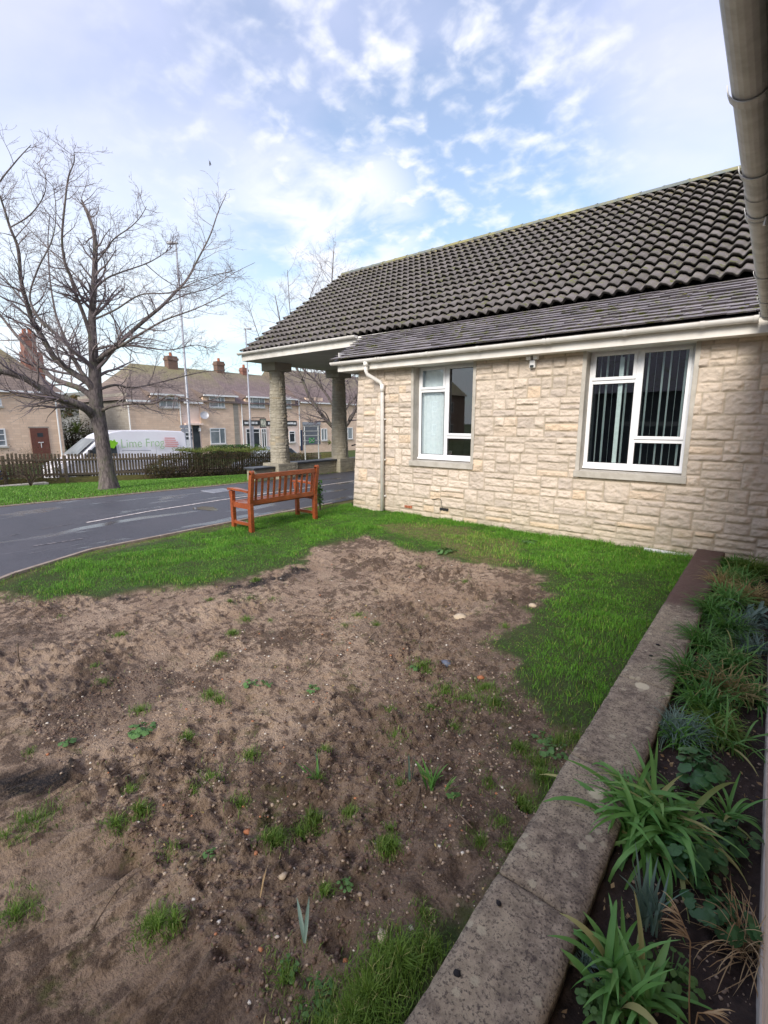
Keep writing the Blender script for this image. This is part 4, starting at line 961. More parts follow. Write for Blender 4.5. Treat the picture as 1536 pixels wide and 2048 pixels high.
for (y0, y1, z) in ((8.25, 8.94, .33), (9.70, 11.54, .40), (12.30, 14.14, .38), (14.9, 17.5, .36)):
    stone_box('wall', -11.80, -11.42, y0, y1, -.12, z, M['stone_dark'], pw, int(y0 * 10), band=(.10, .16), amp=.010)
    MB().box(-11.86, -11.36, y0 - (.08 if y0 < 8.5 else -.01), y1, z, z + .055).build('coping', M['slate'], pw, bevel=.01)
hrail = MB(); hrail.tube([(-11.55, 12.95, .42), (-11.55, 12.95, .88), (-11.50, 13.0, .93)], .022, 8); hrail.tube([(-11.62, 12.55, .86), (-11.55, 12.95, .93), (-11.35, 13.3, .90), (-11.28, 13.42, .78), (-11.30, 13.38, .68)], .024, 8)
ho = hrail.build('handrail', M['black'], None, smooth=True, origin=(-11.55, 12.95, .42)); tag(ho, 'short black metal handrail with curled end on the porch wall beyond the second column', 'handrail')

# ================================================================== OWN-SIDE WING (beside the camera)
wing = empty('stone_wing', (.155, 2, 0), 'near building wing at the right edge, seen as its dirty overhead gutter', 'building')
b = MB(); b.box(.155, .40, -6, WY - .02, .0, 2.62); b.build('wall', M['cottage'], wing)
b = MB(); b.box(.150, .1549, -6, WY - .02, -.1, .10); b.build('plinth', M['concrete'], wing)
WG = -.187
gutter_run(wing, (WG, -5, 2.765), (WG, 6.62, 2.765), .060, M['oldgutter'], [5 + 2.18, 5 + 2.84, 5 + 3.38, 5 + 3.44, 5 + 4.75, 5 + 5.70, 5 + 6.45, 3.5, 2.2, 1, 0.1], facing=(-1, 0, 0))
b = MB(); b.tube([(WG, 3.12, 2.765), (WG, 3.3, 2.765)], .064, 16, cap=False); b.build('gutter_union', M['oldgutter'], wing, smooth=True)
b = MB(); b.box(-.122, -.10, -5, 6.72, 2.62, 2.82); b.build('fascia', M['black'], wing)
b = MB(); b.box(-.099, .30, -5, 6.72, 2.62, 2.635); b.build('soffit', M['soffit'], wing)
for y in (3.35, 6.35): b = MB(); b.tube([(WG + .03, y, 2.70), (-.06, y + .03, 2.76)], .006, 6); b.tube([(WG + .03, y, 2.70), (WG + .025, y, 2.66)], .008, 6); b.build('rod', M['gutter'], wing)
tiled('roof', M['pantile'], wing, -5.0, 0.0, (0, 0), (1, 1), .3, .2, .02, .03, 3) if False else None
b = MB(); b.poly([(-.15, -5, 2.83), (-.15, 6.7, 2.83), (3.4, 10.3, 5.3), (3.4, -5, 5.3)]); b.poly([(3.4, -5, 5.3), (3.4, 10.3, 5.3), (7, 10, 2.8), (7, -5, 2.8)]); b.build('roof', M['plaintile'], wing)
# rear range of the same building, behind the camera (mirrored in the windows, shades the garden)
b = MB(); b.box(-7.5, 9, -11.5, -7.5, -.2, 2.9); b.build('rear_wall', M['slate'], wing)
b = MB(); b.poly([(-7.8, -7.2, 2.85), (9, -7.2, 2.85), (9, -9.5, 4.6), (-7.8, -9.5, 4.6)]); b.poly([(-7.8, -9.5, 4.6), (9, -9.5, 4.6), (9, -11.8, 2.85), (-7.8, -11.8, 2.85)]); b.poly([(-7.5, -7.5, 2.9), (-7.5, -9.5, 4.5), (-7.5, -11.5, 2.9)]); b.build('rear_roof', M['plaintile'], wing)

# ================================================================== GARDEN WALL AND BED
CZ = .115
gw = empty('garden_wall', (-.43, 3, 0), 'low garden wall with long lichened concrete coping slabs between lawn and flower bed', 'wall')
J = [-2.4, -1.1, -.2, .62, gz(1000, 1740, CZ).y, 2.12, gz(1238, 1347, CZ).y, 3.95, gz(1336, 1188, CZ).y, 5.9, 6.40, 6.93]
MB().box(-.56, -.31, -2.4, 6.93, -.12, CZ - .062).build('footing', M['stone_dark'], gw)
for y0, y1 in zip(J, J[1:]):
    nx, ny = 12, max(8, int((y1 - y0) / .022)); xs = np.linspace(-.572, -.288, nx); ysl = np.linspace(y0 + .004, y1 - .004, ny)
    X, Y = np.meshgrid(xs, ysl); e = np.minimum(np.minimum((xs - xs[0])[None, :], (xs[-1] - xs)[None, :]) + 0 * Y, np.minimum(Y - ysl[0], ysl[-1] - Y))
    Z = CZ + (fbm(X * 12, Y * 12, 91, 4) - .5) * .009 + (fbm(X * 50, Y * 50, 92, 3) - .5) * .004 - .010 * np.exp(-e / .004) * (.6 + fbm(X * 9, Y * 9, 93, 3))
    edge = (fbm(Y * 30, Y * 0 + 3, 94, 4) - .5) * .008
    X = X + edge * np.where(X < -.43, np.clip((-.43 - X) / .14, 0, 1), np.clip((X + .43) / .14, 0, 1) * -.8)
    V = np.concatenate([np.stack([X, Y, Z], -1).reshape(-1, 3), np.stack([X, Y, np.full_like(Z, CZ - .06)], -1).reshape(-1, 3)])
    F = grid_faces(nx, ny); N = nx * ny; ring = list(range(nx)) + [nx * (j + 1) - 1 for j in range(1, ny)] + [N - 1 - i for i in range(1, nx)] + [nx * j for j in range(ny - 2, 0, -1)]
    side = [[ring[i], ring[i - 1], ring[i - 1] + N, ring[i] + N] for i in range(len(ring))]
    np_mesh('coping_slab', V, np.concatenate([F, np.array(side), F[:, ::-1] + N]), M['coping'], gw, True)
# soil of the bed
xs = np.linspace(-.30, .16, 32); ysl = np.arange(-1.5, 6.95, .02); X, Y = np.meshgrid(xs, ysl)
Z = .028 + (fbm(X * 8, Y * 8, 95, 4) - .5) * .05 + (fbm(X * 30, Y * 30, 96, 3) - .5) * .03
tag(np_mesh('bed_soil', np.stack([X, Y, Z], -1).reshape(-1, 3), grid_faces(len(xs), len(ysl)), M['soil'], None, True), kind='structure')
n = 2600; x = nr.uniform(-.28, .14, n); y = nr.uniform(.4, 6.8, n); s = .0015 + .007 * nr.uniform(0, 1, n) ** 4
rocks('bed_mulch', np.stack([x, y, .028 + (fbm(x * 8, y * 8, 95, 4) - .5) * .05 + (fbm(x * 30, y * 30, 96, 3) - .5) * .03], -1), s, M['pebble'], nr.uniform(0, .95, n) ** 1.8, 15, flat=.5)

def ribbon(vs, fs, rv, root, az, L, w, up, curl, r, seg=9, twist=0.0, fold=.35, droop=1.0):
    """one strap leaf: V-folded ribbon that rises and arches over"""
    p = Vector(root); el = up; d = Vector((math.cos(az), math.sin(az), 0)); base = len(vs); s = Vector((-math.sin(az), math.cos(az), 0))
    for i in range(seg + 1):
        t = i / seg; ww = w * (.55 + 1.6 * t) if t < .28 else w * (1.0 - ((t - .28) / .72) ** 2.6)
        ww = max(ww, w * .04); nrm = Vector((-d.x * math.sin(el), -d.y * math.sin(el), math.cos(el)))
        tw = twist * t; ss = s * math.cos(tw) + nrm * math.sin(tw)
        vs += [tuple(p - ss * ww / 2 + nrm * ww * fold * .5), tuple(p), tuple(p + ss * ww / 2 + nrm * ww * fold * .5)]; rv += [r] * 3
        if i: q = base + 3 * i; fs += [(q - 3, q - 2, q + 1, q), (q - 2, q - 1, q + 2, q + 1)]
        st = L / seg; p = p + (d * math.cos(el) + Vector((0, 0, 1)) * math.sin(el)) * st; el -= curl / seg * (1 + droop * t)
        if p.z < .03: el = max(el, 0)
def clump(name, label, cat, x, y, z, n, L, w, mat, seed, up=(1.0, 1.45), curl=(.9, 2.2), group=None, rad=.03, azr=(0, 6.283), fold=.35, twist=.5, Lr=(.55, 1.0), seg=8, parts=True):
    rg = random.Random(seed); vs, fs, rv = [], [], []
    for i in range(n):
        az = rg.uniform(*azr); rr = rad * math.sqrt(rg.random()); a2 = rg.uniform(0, 6.283)
        ribbon(vs, fs, rv, (x + rr * math.cos(a2), y + rr * math.sin(a2), z - .01), az, L * rg.uniform(*Lr), w * rg.uniform(.75, 1.2), rg.uniform(*up), rg.uniform(*curl), rg.random(), seg, rg.uniform(-twist, twist), fold)
    o = np_mesh(name, np.array(vs), np.array(fs), M[mat], None, True, {'rnd': rv}, origin=(x, y, z)); tag(o, label, cat, group); return o
def round_leaves(name, label, cat, x, y, z, n, R_, stalk, mat, seed, group=None, spread=.12, parent=None, lobes=7):
    rg = random.Random(seed); vs, fs, rv = [], [], []
    for i in range(n):
        a = rg.uniform(0, 6.283); d = spread * math.sqrt(rg.random()); c = Vector((x + d * math.cos(a), y + d * math.sin(a), z + stalk * rg.uniform(.35, 1.0)))
        R0 = R_ * rg.uniform(.55, 1.1); tilt = rg.uniform(.1, .6); r = rg.random(); b0 = len(vs); K = 21; a0 = rg.uniform(0, 6.283); nrm = Vector((math.cos(a) * math.sin(tilt), math.sin(a) * math.sin(tilt), math.cos(tilt))); t1 = nrm.orthogonal().normalized(); t2 = nrm.cross(t1)
        vs.append(tuple(c)); rv.append(r)
        for rr_, dz in ((.5, .05), (1, -.02)):
            for k in range(K):
                th = 2 * math.pi * k / K; lob = 1 - .10 * abs(math.sin(lobes * th / 2 + a0)) - (.45 * math.exp(-((th - math.pi) / .22) ** 2) if rr_ == 1 else 0)
                p = c + (t1 * math.cos(th + a0) + t2 * math.sin(th + a0)) * R0 * rr_ * lob + nrm * R0 * (dz + .10 * math.cos(2 * th) * rr_ + .04 * math.sin(7 * th) * rr_); vs.append(tuple(p)); rv.append(min(1, r + .08 * (k % 2)))
        fs += [(b0, b0 + 1 + k, b0 + 1 + (k + 1) % K, b0 + 1 + (k + 1) % K) for k in range(K)]
        fs += [(b0 + 1 + k, b0 + 1 + K + k, b0 + 1 + K + (k + 1) % K, b0 + 1 + (k + 1) % K) for k in range(K)]
        q = len(vs); st = Vector((x, y, z)) + Vector((math.cos(a), math.sin(a), 0)) * d * .25; w_ = Vector((-math.sin(a), math.cos(a), 0)) * .0018
        vs += [tuple(st - w_), tuple(st + w_), tuple(c + w_), tuple(c - w_)]; rv += [r] * 4; fs.append((q, q + 1, q + 2, q + 3))
    Q = [f for f in fs if f[2] != f[3]]; T = [f[:3] for f in fs if f[2] == f[3]]
    o = np_mesh(name, np.array(vs), np.array(Q), M[mat], parent, True, {'rnd': rv}, tris=np.array(T), origin=(x, y, z)); 
    if parent is None: tag(o, label, cat, group)
    return o
def bedp(px_, py_, z=.04): g = gz(px_, py_, z); return g.x, g.y
# nearest plants of the bed
x, y = bedp(1296, 1662); clump('daylily', 'large bright green daylily clump arching over the slab wall, middle of the bed', 'plant', x, y, .05, 300, .37, .0190, 'lily', 1, (.3, 1.5), (.5, 2.4), rad=.115, twist=1.1, Lr=(.35, 1.05), seg=10)
x, y = bedp(1250, 1990); clump('daylily', 'bright green daylily fan at the near end of the bed, lowest in the photo', 'plant', x, y, .05, 84, .245, .0195, 'lily', 2, (.5, 1.5), (.4, 1.8), rad=.075, twist=1.0, Lr=(.4, 1.05), seg=9)
x, y = bedp(1300, 1855); clump('daffodil', 'upright blue grey daffodil leaves just in front of the large daylily', 'plant', x, y, .05, 34, .24, .0105, 'glauc', 3, (1.15, 1.52), (.1, .5), rad=.035, fold=.2)
x, y = bedp(1170, 1935); clump('carnation', 'small spiky blue grey pink plant overhanging the near coping', 'plant', x, y, .06, 60, .075, .0032, 'glauc', 4, (.2, 1.4), (.1, .8), rad=.02)
x, y = bedp(1352, 2100); clump('daylily', 'single upright pale strap leaf rising alone at the bottom right', 'plant', x, y, .04, 2, .15, .013, 'lily', 5, (1.45, 1.52), (.05, .15), rad=.01, Lr=(.8, 1))
x, y = bedp(1385, 1745); round_leaves('heuchera', 'dark round leaved plant to the right of the large daylily', 'plant', x, y, .04, 56, .026, .11, 'round', 6, spread=.085)
x, y = bedp(1400, 1570); round_leaves('heuchera', 'dark glossy lobed leaves behind the large daylily', 'plant', x, y, .04, 54, .032, .13, 'round', 7, spread=.10, lobes=5)
x, y = bedp(1440, 1850); round_leaves('heuchera', 'low grey green scalloped leaves at the foot of the dry grass', 'plant', x, y, .04, 44, .022, .07, 'round', 8, spread=.10)
x, y = bedp(1190, 2030); round_leaves('weed', 'small weedy leaves tucked under the near daylily fan', 'plant', x, y, .05, 40, .013, .06, 'weed', 9, spread=.06)
x, y = bedp(1500, 1900); clump('dry_grass', 'tall clump of dead straw grass with drooping seed heads against the right edge', 'plant', x, y, .04, 110, .25, .0030, 'dry', 10, (.1, 1.5), (.4, 2.4), rad=.05)
# dead flower stems with drooping heads
def seed_stem(label, pts, hd, n, seed):
    rg = random.Random(seed); t = empty('seed_stem', pts[0], label, 'plant'); b = MB(); b.tube(pts, [.0022, .002, .0018, .0012][:len(pts)], 5); b.build('stem', M['dry'], t); vs, fs, rv = [], [], []
    for i in range(n):
        f = rg.random(); p = Vector(pts[-2]).lerp(Vector(pts[-1]), f); ribbon(vs, fs, rv, p, hd + rg.uniform(-.5, .5), rg.uniform(.03, .075), .004, rg.uniform(-.2, .7), rg.uniform(.3, 1.2), rg.random(), 4)
    np_mesh('seed_head', np.array(vs), np.array(fs), M['dry'], t, False, {'rnd': rv})
seed_stem('tallest dead stem, its straw coloured plume pointing left over the bed', [(.02, 1.22, .05), (.0, 1.24, .20), (-.015, 1.28, .33), (-.05, 1.31, .37)], math.pi * .95, 26, 1)
seed_stem('shorter dead stem bending over with a curled pale seed head', [(.03, 1.16, .05), (.018, 1.17, .17), (.02, 1.19, .24), (.045, 1.2, .25)], .3, 12, 2)
# a single pale green sprawling shoot above the large daylily
clump('daylily', 'thin pale green shoot of three leaves on bare soil behind the dark leaves', 'plant', -.155, 2.22, .05, 4, .17, .010, 'lily', 11, (.7, 1.2), (.6, 1.4), rad=.01)
x, y = bedp(1440, 1480); clump('fescue', 'olive green fine leaved plant on the right behind the dark lobed leaves', 'plant', x, y, .04, 130, .17, .006, 'tuft', 61, (.4, 1.5), (.4, 2.0), rad=.06)
x, y = bedp(1450, 1640); clump('daylily', 'sparse strap leaves reaching right from beside the large daylily', 'plant', x, y, .04, 26, .24, .013, 'lily', 62, (.6, 1.4), (.5, 1.9), rad=.03)
x, y = bedp(1460, 1700); round_leaves('heuchera', 'dark round leaves close to the wing wall above the dry grass', 'plant', x, y, .04, 34, .024, .09, 'round', 63, spread=.09)
x, y = bedp(1340, 1960); round_leaves('weed', 'low leafy weeds on the soil right of the near daylily fan', 'plant', x, y, .04, 40, .014, .05, 'weed', 64, spread=.08)
x, y = bedp(1360, 1490); clump('iris', 'dark narrow leaves standing just behind the dark lobed leaves', 'plant', x, y, .04, 60, .20, .009, 'lilydark', 65, (.6, 1.5), (.5, 1.9), rad=.05)
# dead leaves lying about
n = 420; x = nr.uniform(-.28, .14, n); y = nr.uniform(.5, 6.8, n); leaf_pts_bed = np.stack([x, y, nr.uniform(.035, .06, n)], -1)
# the planted stretch beyond
C = [('fescue', 'low feathery grey green mound beside the coping, nearest of the far planting', 'glauc', 'lilydark', -.20, 2.72, 130, .17, .0042, 12), 
     ('fescue', 'fine leaved dark mound in the middle of the bed next to the feathery one', 'tuft', 'tuft', -.06, 2.85, 120, .18, .0045, 13),
     ('daylily', 'green strap leaf clump with one leaf crossing to the right', 'lily', 'lily', .02, 2.75, 16, .30, .011, 14),
     ('iris', 'dark green grassy clump hanging over the coping, lower of the two dark ones', 'lilydark', 'lilydark', -.235, 3.35, 120, .27, .007, 15),
     ('tan_sedge', 'golden brown dead sedge standing between the green clumps', 'tan', 'tan', -.07, 3.30, 60, .26, .006, 16),
     ('daylily', 'bright green grassy clump behind the golden sedge', 'lily', 'lily', -.03, 3.75, 70, .24, .010, 17),
     ('iris', 'dark green grassy clump touching the coping further back', 'lilydark', 'lilydark', -.22, 3.95, 100, .26, .008, 18),
     ('iris', 'dense dark tuft beside the change in coping colour', 'lilydark', 'lilydark', -.22, 4.65, 130, .26, .008, 19),
     ('daylily', 'yellow green daylily tuft behind the dense dark tuft', 'lily', 'lily', -.13, 5.05, 90, .30, .011, 20),
     ('fescue', 'blue grey feathery plant right of the dense dark tuft', 'glauc', 'glauc', -.02, 4.50, 110, .20, .005, 21),
     ('lambs_ear', 'plant with broad pale grey green paddle leaves by the right edge', 'glauc', 'glauc', .04, 4.75, 12, .30, .036, 22),
     ('brown_sedge', 'rust brown dead tuft against the wing wall', 'tan', 'dry', .02, 5.35, 90, .26, .006, 23),
     ('tan_sedge', 'rounded tan fountain of dry sedge spilling onto the dark coping', 'tan', 'tan', -.24, 5.60, 170, .24, .004, 24),
     ('daylily', 'mixed green and straw leaves in the far middle of the bed', 'lily', 'lily', -.08, 5.75, 60, .28, .008, 25),
     ('low_shrub', 'dark low shrub growing at the foot of the main wall', 'lilydark', 'lilydark', -.16, 6.45, 220, .20, .012, 26),
     ('daylily', 'narrow green leaves filling the bed between the feathery mound and the golden sedge', 'lilydark', 'lily', -.12, 3.05, 60, .24, .008, 51),
     ('daylily', 'small strap leaf clump near the wing wall half way along the bed', 'lily', 'lily', .07, 3.35, 40, .22, .009, 52),
     ('fescue', 'low grey tuft beside the wing wall in front of the paddle leaves', 'glauc', 'lily', .07, 4.15, 60, .17, .005, 53),
     ('iris', 'dark leaves in the middle of the bed behind the bright clump', 'lilydark', 'lily', -.09, 4.35, 80, .24, .008, 54),
     ('daylily', 'bright narrow leaves right behind the rounded tan sedge', 'lily', 'lily', -.2, 6.0, 60, .24, .009, 55),
     ('yellow_sedge', 'olive yellow sedge mound in the far corner of the bed', 'tuft', 'tuft', -.0, 6.3, 220, .30, .005, 27)]
for (nm, lab, mt_, _, x, y, n, L, w, sd_) in C:
    clump(nm, lab, 'plant', x, y, .04, int(n * (2.6 if n > 20 else 1.4)), L * 1.28, w, mt_, sd_, (.55, 1.5), (.7, 2.4), rad=.075, seg=6)
rocks('corner_stone', np.array([(.05, 6.55, .10)]), np.array([.10]), M['kerb'], [.5], 33, kind=None, origin=(.05, 6.55, .05)); o = bpy.data.objects['corner_stone']; tag(o, 'rounded pale grey stone in the far right corner of the bed', 'stone')

# daffodil shoots and broad weeds in the bare soil
g = gz(633, 1565); clump('daffodil', 'daffodil shoot with a bright pale base, leftmost in the bare soil', 'plant', g.x, g.y, .0, 9, .15, .010, 'lily', 41, (.9, 1.5), (.1, .8), rad=.012)
g = gz(634, 1555); clump('daffodil', 'dark blue green daffodil leaves standing behind the bright shoot', 'plant', g.x - .02, g.y + .03, .0, 4, .19, .010, 'glauc', 42, (1.4, 1.52), (.05, .2), rad=.008)
g = gz(820, 1560); clump('daffodil', 'two thin dark daffodil leaves left of the larger group', 'plant', g.x, g.y, .0, 4, .17, .009, 'glauc', 43, (1.4, 1.52), (.05, .25), rad=.012)
g = gz(862, 1572); clump('daffodil', 'larger group of green daffodil leaves in dark soil', 'plant', g.x, g.y, .0, 12, .16, .012, 'lily', 44, (1.1, 1.5), (.1, .6), rad=.025)
g = gz(890, 1578); clump('daffodil', 'curved daffodil leaf leaning right beside the larger group', 'plant', g.x + .01, g.y, .0, 5, .16, .012, 'lily', 45, (.95, 1.3), (.1, .6), rad=.01, azr=(-.6, 1.0))
g = gz(610, 1880); clump('daffodil', 'dark bruised leaf leaning left above the clover patch', 'plant', g.x, g.y, .0, 2, .13, .016, 'glauc', 46, (.6, .8), (.1, .4), rad=.004, azr=(2.2, 2.7))
g = gz(520, 1790); clump('dry_stalk', 'bleached dead stalk sticking out of the soil', 'plant', g.x, g.y, .0, 3, .13, .003, 'dry', 47, (.7, 1.2), (.0, .2), rad=.004, azr=(1.8, 2.4))
for i, (px_, py_, n, r, R_, lab) in enumerate(((620, 1965, 34, .08, .011, 'clover like weed patch near the lower edge of the bare soil'), (575, 1925, 12, .04, .010, 'small weed rosette left of the clover patch'), (280, 1455, 30, .075, .017, 'pale green clover patch on light soil at the left'), (265, 1462, 9, .03, .014, 'few thin weed leaves at the left tip of the clover patch'),
        (500, 1362, 14, .05, .014, 'scattered weed seedlings in the middle distance, left one'), (530, 1366, 12, .05, .013, 'scattered weed seedlings in the middle distance, right one'), (627, 1374, 12, .05, .014, 'small round weed on open soil'), (907, 1582, 12, .03, .013, 'weed rosette right of the daffodil leaves'), (135, 1483, 8, .03, .016, 'lone weed at the far left'),
        (1110, 1500, 26, .08, .016, 'leafy weed beside the coping wall'), (1085, 1470, 14, .05, .015, 'low weed left of the leafy one by the coping wall'), (890, 1104, 40, .16, .028, 'broad leaved weed patch at the lawn edge below the left window'), (1060, 1085, 30, .12, .026, 'weeds growing at the foot of the main wall'), (830, 1340, 10, .04, .015, 'weed in the grassy tuft in mid garden'), (690, 1770, 9, .03, .011, 'tiny weed near the leaf litter'), (420, 1700, 8, .025, .012, 'tiny weed seedling in mid soil'))):
    g = gz(px_, py_); z = float(h_ground(np.array([g.x]), np.array([g.y]))[0])
    round_leaves('weed', lab, 'weed', g.x, g.y, z, n, R_, R_ * 1.4, 'weed', 60 + i, spread=r, lobes=4)
# single stones, sticks
def stone_at(px_, py_, s, mat, label, sd_, flat=.4, cat='stone', name='stone', dz=0):
    g = gz(px_, py_, dz); z = float(h_ground(np.array([g.x]), np.array([g.y]))[0]) if dz == 0 else dz
    o = rocks(name, np.array([(g.x, g.y, z + s * flat * .3)]), np.array([s]), M[mat], [.5], sd_, kind=None, flat=flat, origin=(g.x, g.y, z)); tag(o, label, cat)
stone_at(766, 1868, .024, 'palestone', 'cream flat stone on dark soil left of the coping wall', 1)
stone_at(395, 1938, .015, 'white', 'small white shard lying on the soil near the bottom', 2)
stone_at(30, 1922, .018, 'palestone', 'pale shard near the lower left corner', 3)
M['bluestone'] = simple('slate fragment', (.12, .14, .19), None, .6); M['terra'] = simple('terracotta shard', (.42, .16, .07), None, .8)
stone_at(891, 1318, .045, 'bluestone', 'blue grey slate fragment on the soil', 4); stone_at(922, 1228, .06, 'palestone', 'sandy coloured flat stone further up the soil', 5)
stone_at(962, 1348, .03, 'terra', 'small terracotta shard near the grass edge', 6, .4); stone_at(493, 1635, .016, 'terra', 'orange shard in the middle of the soil', 7)
stone_at(690, 1897, .011, 'terra', 'tiny orange pebble under the cream flat stone', 8); stone_at(565, 1748, .02, 'palestone', 'tan leaf shaped stone in the lower middle', 9); stone_at(1065, 1207, .05, 'palestone', 'pale stone by the right hand turf edge', 10)
M['dropping'] = simple('black lump', (.008, .007, .010), None, .9)
stone_at(998, 1808, .0125, 'dropping', 'small black double lump on the nearest coping', 21, .5, 'lump', 'black_lump', CZ); stone_at(914, 1948, .012, 'dropping', 'round black spot of dirt lowest on the coping', 22, .3, 'lump', 'black_lump', CZ)
stone_at(1316, 1290, .014, 'dropping', 'upper black lump of three on the coping mid way', 23, .5, 'lump', 'black_lump', CZ); stone_at(1302, 1312, .012, 'dropping', 'left lower black lump of three on the coping mid way', 24, .5, 'lump', 'black_lump', CZ); stone_at(1328, 1320, .014, 'dropping', 'right lower black lump of three on the coping mid way', 25, .5, 'lump', 'black_lump', CZ)
M['stick'] = simple('dead stick', (.075, .05, .035), (.14, .10, .07), .9, 30)
for i, (pts, lab) in enumerate((([(580, 1232), (612, 1228), (650, 1226), (668, 1224)], 'dark stick lying on pale soil below the turf edge'), ([(522, 1290), (527, 1265), (529, 1242)], 'thin upright twig standing in the soil'), ([(732, 1288), (742, 1270), (752, 1256)], 'short forked twig right of the soil centre'), ([(430, 1275), (460, 1283)], 'short stick lying left of the upright twig'),
        ([(240, 1535), (262, 1520), (300, 1510), (318, 1492)], 'curved root on soil at left'), ([(598, 1352), (630, 1325), (648, 1302)], 'leaning root piece in a soil ridge'), ([(180, 1842), (230, 1765), (262, 1735), (310, 1722)], 'long thin crack like root across the lower soil'), ([(412, 1742), (418, 1715), (430, 1700)], 'small dark curved twig in the lower soil'), ([(300, 1238), (330, 1235), (366, 1252)], 'thin bent twig far left'), ([(820, 1640), (835, 1590), (845, 1560)], 'brown root below the daffodil group'), ([(905, 1612), (945, 1662)], 'fine straight twig below the daffodils'), ([(40, 1330), (46, 1300)], 'dark twig standing at the far left'))):
    b = MB(); P3 = []
    for k, (a, c) in enumerate(pts):
        g = gz(a, c); z = float(h_ground(np.array([g.x]), np.array([g.y]))[0]); P3.append((g.x, g.y, z + .006 + .02 * (k % 2)))
    if i in (1, 11): P3 = [P3[0], (P3[0][0], P3[0][1], P3[0][2] + .07), (P3[0][0] + .005, P3[0][1] + .005, P3[0][2] + .14)]
    r = .0035 if i != 6 else .0022
    b.tube(P3, [r, r, r * .8, r * .5][:len(P3)], 6); tag(b.build('stick', M['stick'], None, smooth=True, origin=P3[0]), lab, 'stick')
n = 110; x = nr.uniform(-6.2, -.65, n); y = nr.uniform(.7, 5.8, n); k = dirt_mask(x, y) > .6; x = x[k]; y = y[k]; b = MB()
for a, c in zip(x, y):
    z = float(h_ground(np.array([a]), np.array([c]))[0]) + .004; t = rnd.uniform(0, 6.28); l = rnd.uniform(.02, .10); b.tube([(a, c, z), (a + l * .5 * math.cos(t), c + l * .5 * math.sin(t), z + rnd.uniform(0, .012)), (a + l * math.cos(t + .3), c + l * math.sin(t + .3), z)], .0013, 4)
b.build('twig_litter', M['stick'], None)['kind'] = 'stuff'

# ================================================================== BENCH (seen from behind)
bx, yA, yB = -6.08, 4.28, 5.60
bench = empty('park_bench', (-6.3, 4.94, 0), 'varnished red brown wooden bench standing on the lawn with its back to the camera', 'bench')
W_ = M['teak']
for y, s in ((yA, -1), (yB, 1)):
    b = MB(); b.beam((bx, y, -.03), (bx, y, .44), .062, .075, (1, 0, 0)); b.build('leg', W_, bench, bevel=.006)
    b = MB(); b.beam((bx, y, .441), (bx + .075, y, .915), .062, .066, (1, 0, 0)); b.tube([(bx + .072, y - .031, .915), (bx + .072, y + .031, .915)], .033, 14); b.build('back_post', W_, bench, bevel=.003)
    b = MB(); b.beam((bx - .46, y, -.03), (bx - .46, y, .60), .062, .062, (1, 0, 0)); b.build('leg', W_, bench, bevel=.006)
    b = MB(); b.beam((bx - .43, y, .11), (bx - .04, y, .11), .035, .05); b.build('stretcher', W_, bench, bevel=.004)
    b = MB(); b.beam((bx - .43, y, .385), (bx - .04, y, .385), .038, .075); b.build('side_rail', W_, bench, bevel=.004)
    pts = [(-.54, .628), (-.40, .636), (-.2, .630), (-.02, .618)]; b = MB()
    for (a, z0), (c, z1) in zip(pts, pts[1:]): b.beam((bx + a, y, z0), (bx + c + .002, y, z1), .085 if a < -.3 else .065, .034)
    b.build('armrest', W_, bench, bevel=.004)
    b = MB(); b.poly([(bx - .50, y - .018, .61), (bx - .49, y - .018, .50), (bx - .45, y - .018, .42)]) ; b.v = []; b.f = []
    b.beam((bx - .50, y, .605), (bx - .485, y, .50), .05, .05, (0, 1, 0)); b.build('arm_bracket', W_, bench, bevel=.004)
b = MB(); b.beam((bx + .064, yA + .03, .855), (bx + .064, yB - .03, .855), .036, .075); b.build('top_rail', W_, bench, bevel=.007)
b = MB(); b.beam((bx + .008, yA + .03, .455), (bx + .008, yB - .03, .455), .034, .075); b.build('lower_rail', W_, bench, bevel=.005)
b = MB(); b.beam((bx - .45, yA + .03, .385), (bx - .45, yB - .03, .385), .034, .07); b.build('front_rail', W_, bench, bevel=.005)
b = MB(); b.beam((bx - .25, yA + .03, .375), (bx - .25, yB - .03, .375), .034, .05); b.build('under_rail', W_, bench)
for k in range(11):
    y = yA + .09 + (yB - yA - .18) * k / 10; w = .052 if k == 5 else .036
    b = MB(); b.beam((bx + .012, y, .49), (bx + .060, y, .82), w, .018, (1, 0, 0)); b.build('back_slat', W_, bench, bevel=.003)
for k in range(6):
    x = bx - .445 + k * .079; b = MB(); b.beam((x, yA - .02, .433 - .012 * math.sin(k / 5 * 3.14)), (x, yB + .02, .433 - .012 * math.sin(k / 5 * 3.14)), .062, .022); b.build('seat_slat', W_, bench, bevel=.004)

# leafy shrub at the far end of the bench
def leaf_cloud(name, pts, size, mat, seed, parent=None, origin=None, elong=1.7, kind=None):
    rs = np.random.RandomState(seed); n = len(pts); P = np.asarray(pts, float)
    d = rs.normal(size=(n, 3)); d[:, 2] = d[:, 2] * .6 + .15; d /= np.linalg.norm(d, axis=1)[:, None]
    s = np.cross(d, rs.normal(size=(n, 3))); s /= np.linalg.norm(s, axis=1)[:, None]
    L = (size * rs.uniform(.6, 1.25, n))[:, None]; w = L / elong / 2; up = np.cross(s, d) * L * .12
    V = np.stack([P - d * L * .5, P + s * w + up, P + d * L * .5, P - s * w + up], 1).reshape(-1, 3)
    F = np.arange(n * 4).reshape(n, 4)
    o = np_mesh(name, V, F, M[mat], parent, False, {'rnd': np.repeat(rs.uniform(0, 1, n), 4)}, origin=origin)
    if kind: o['kind'] = kind
    return o
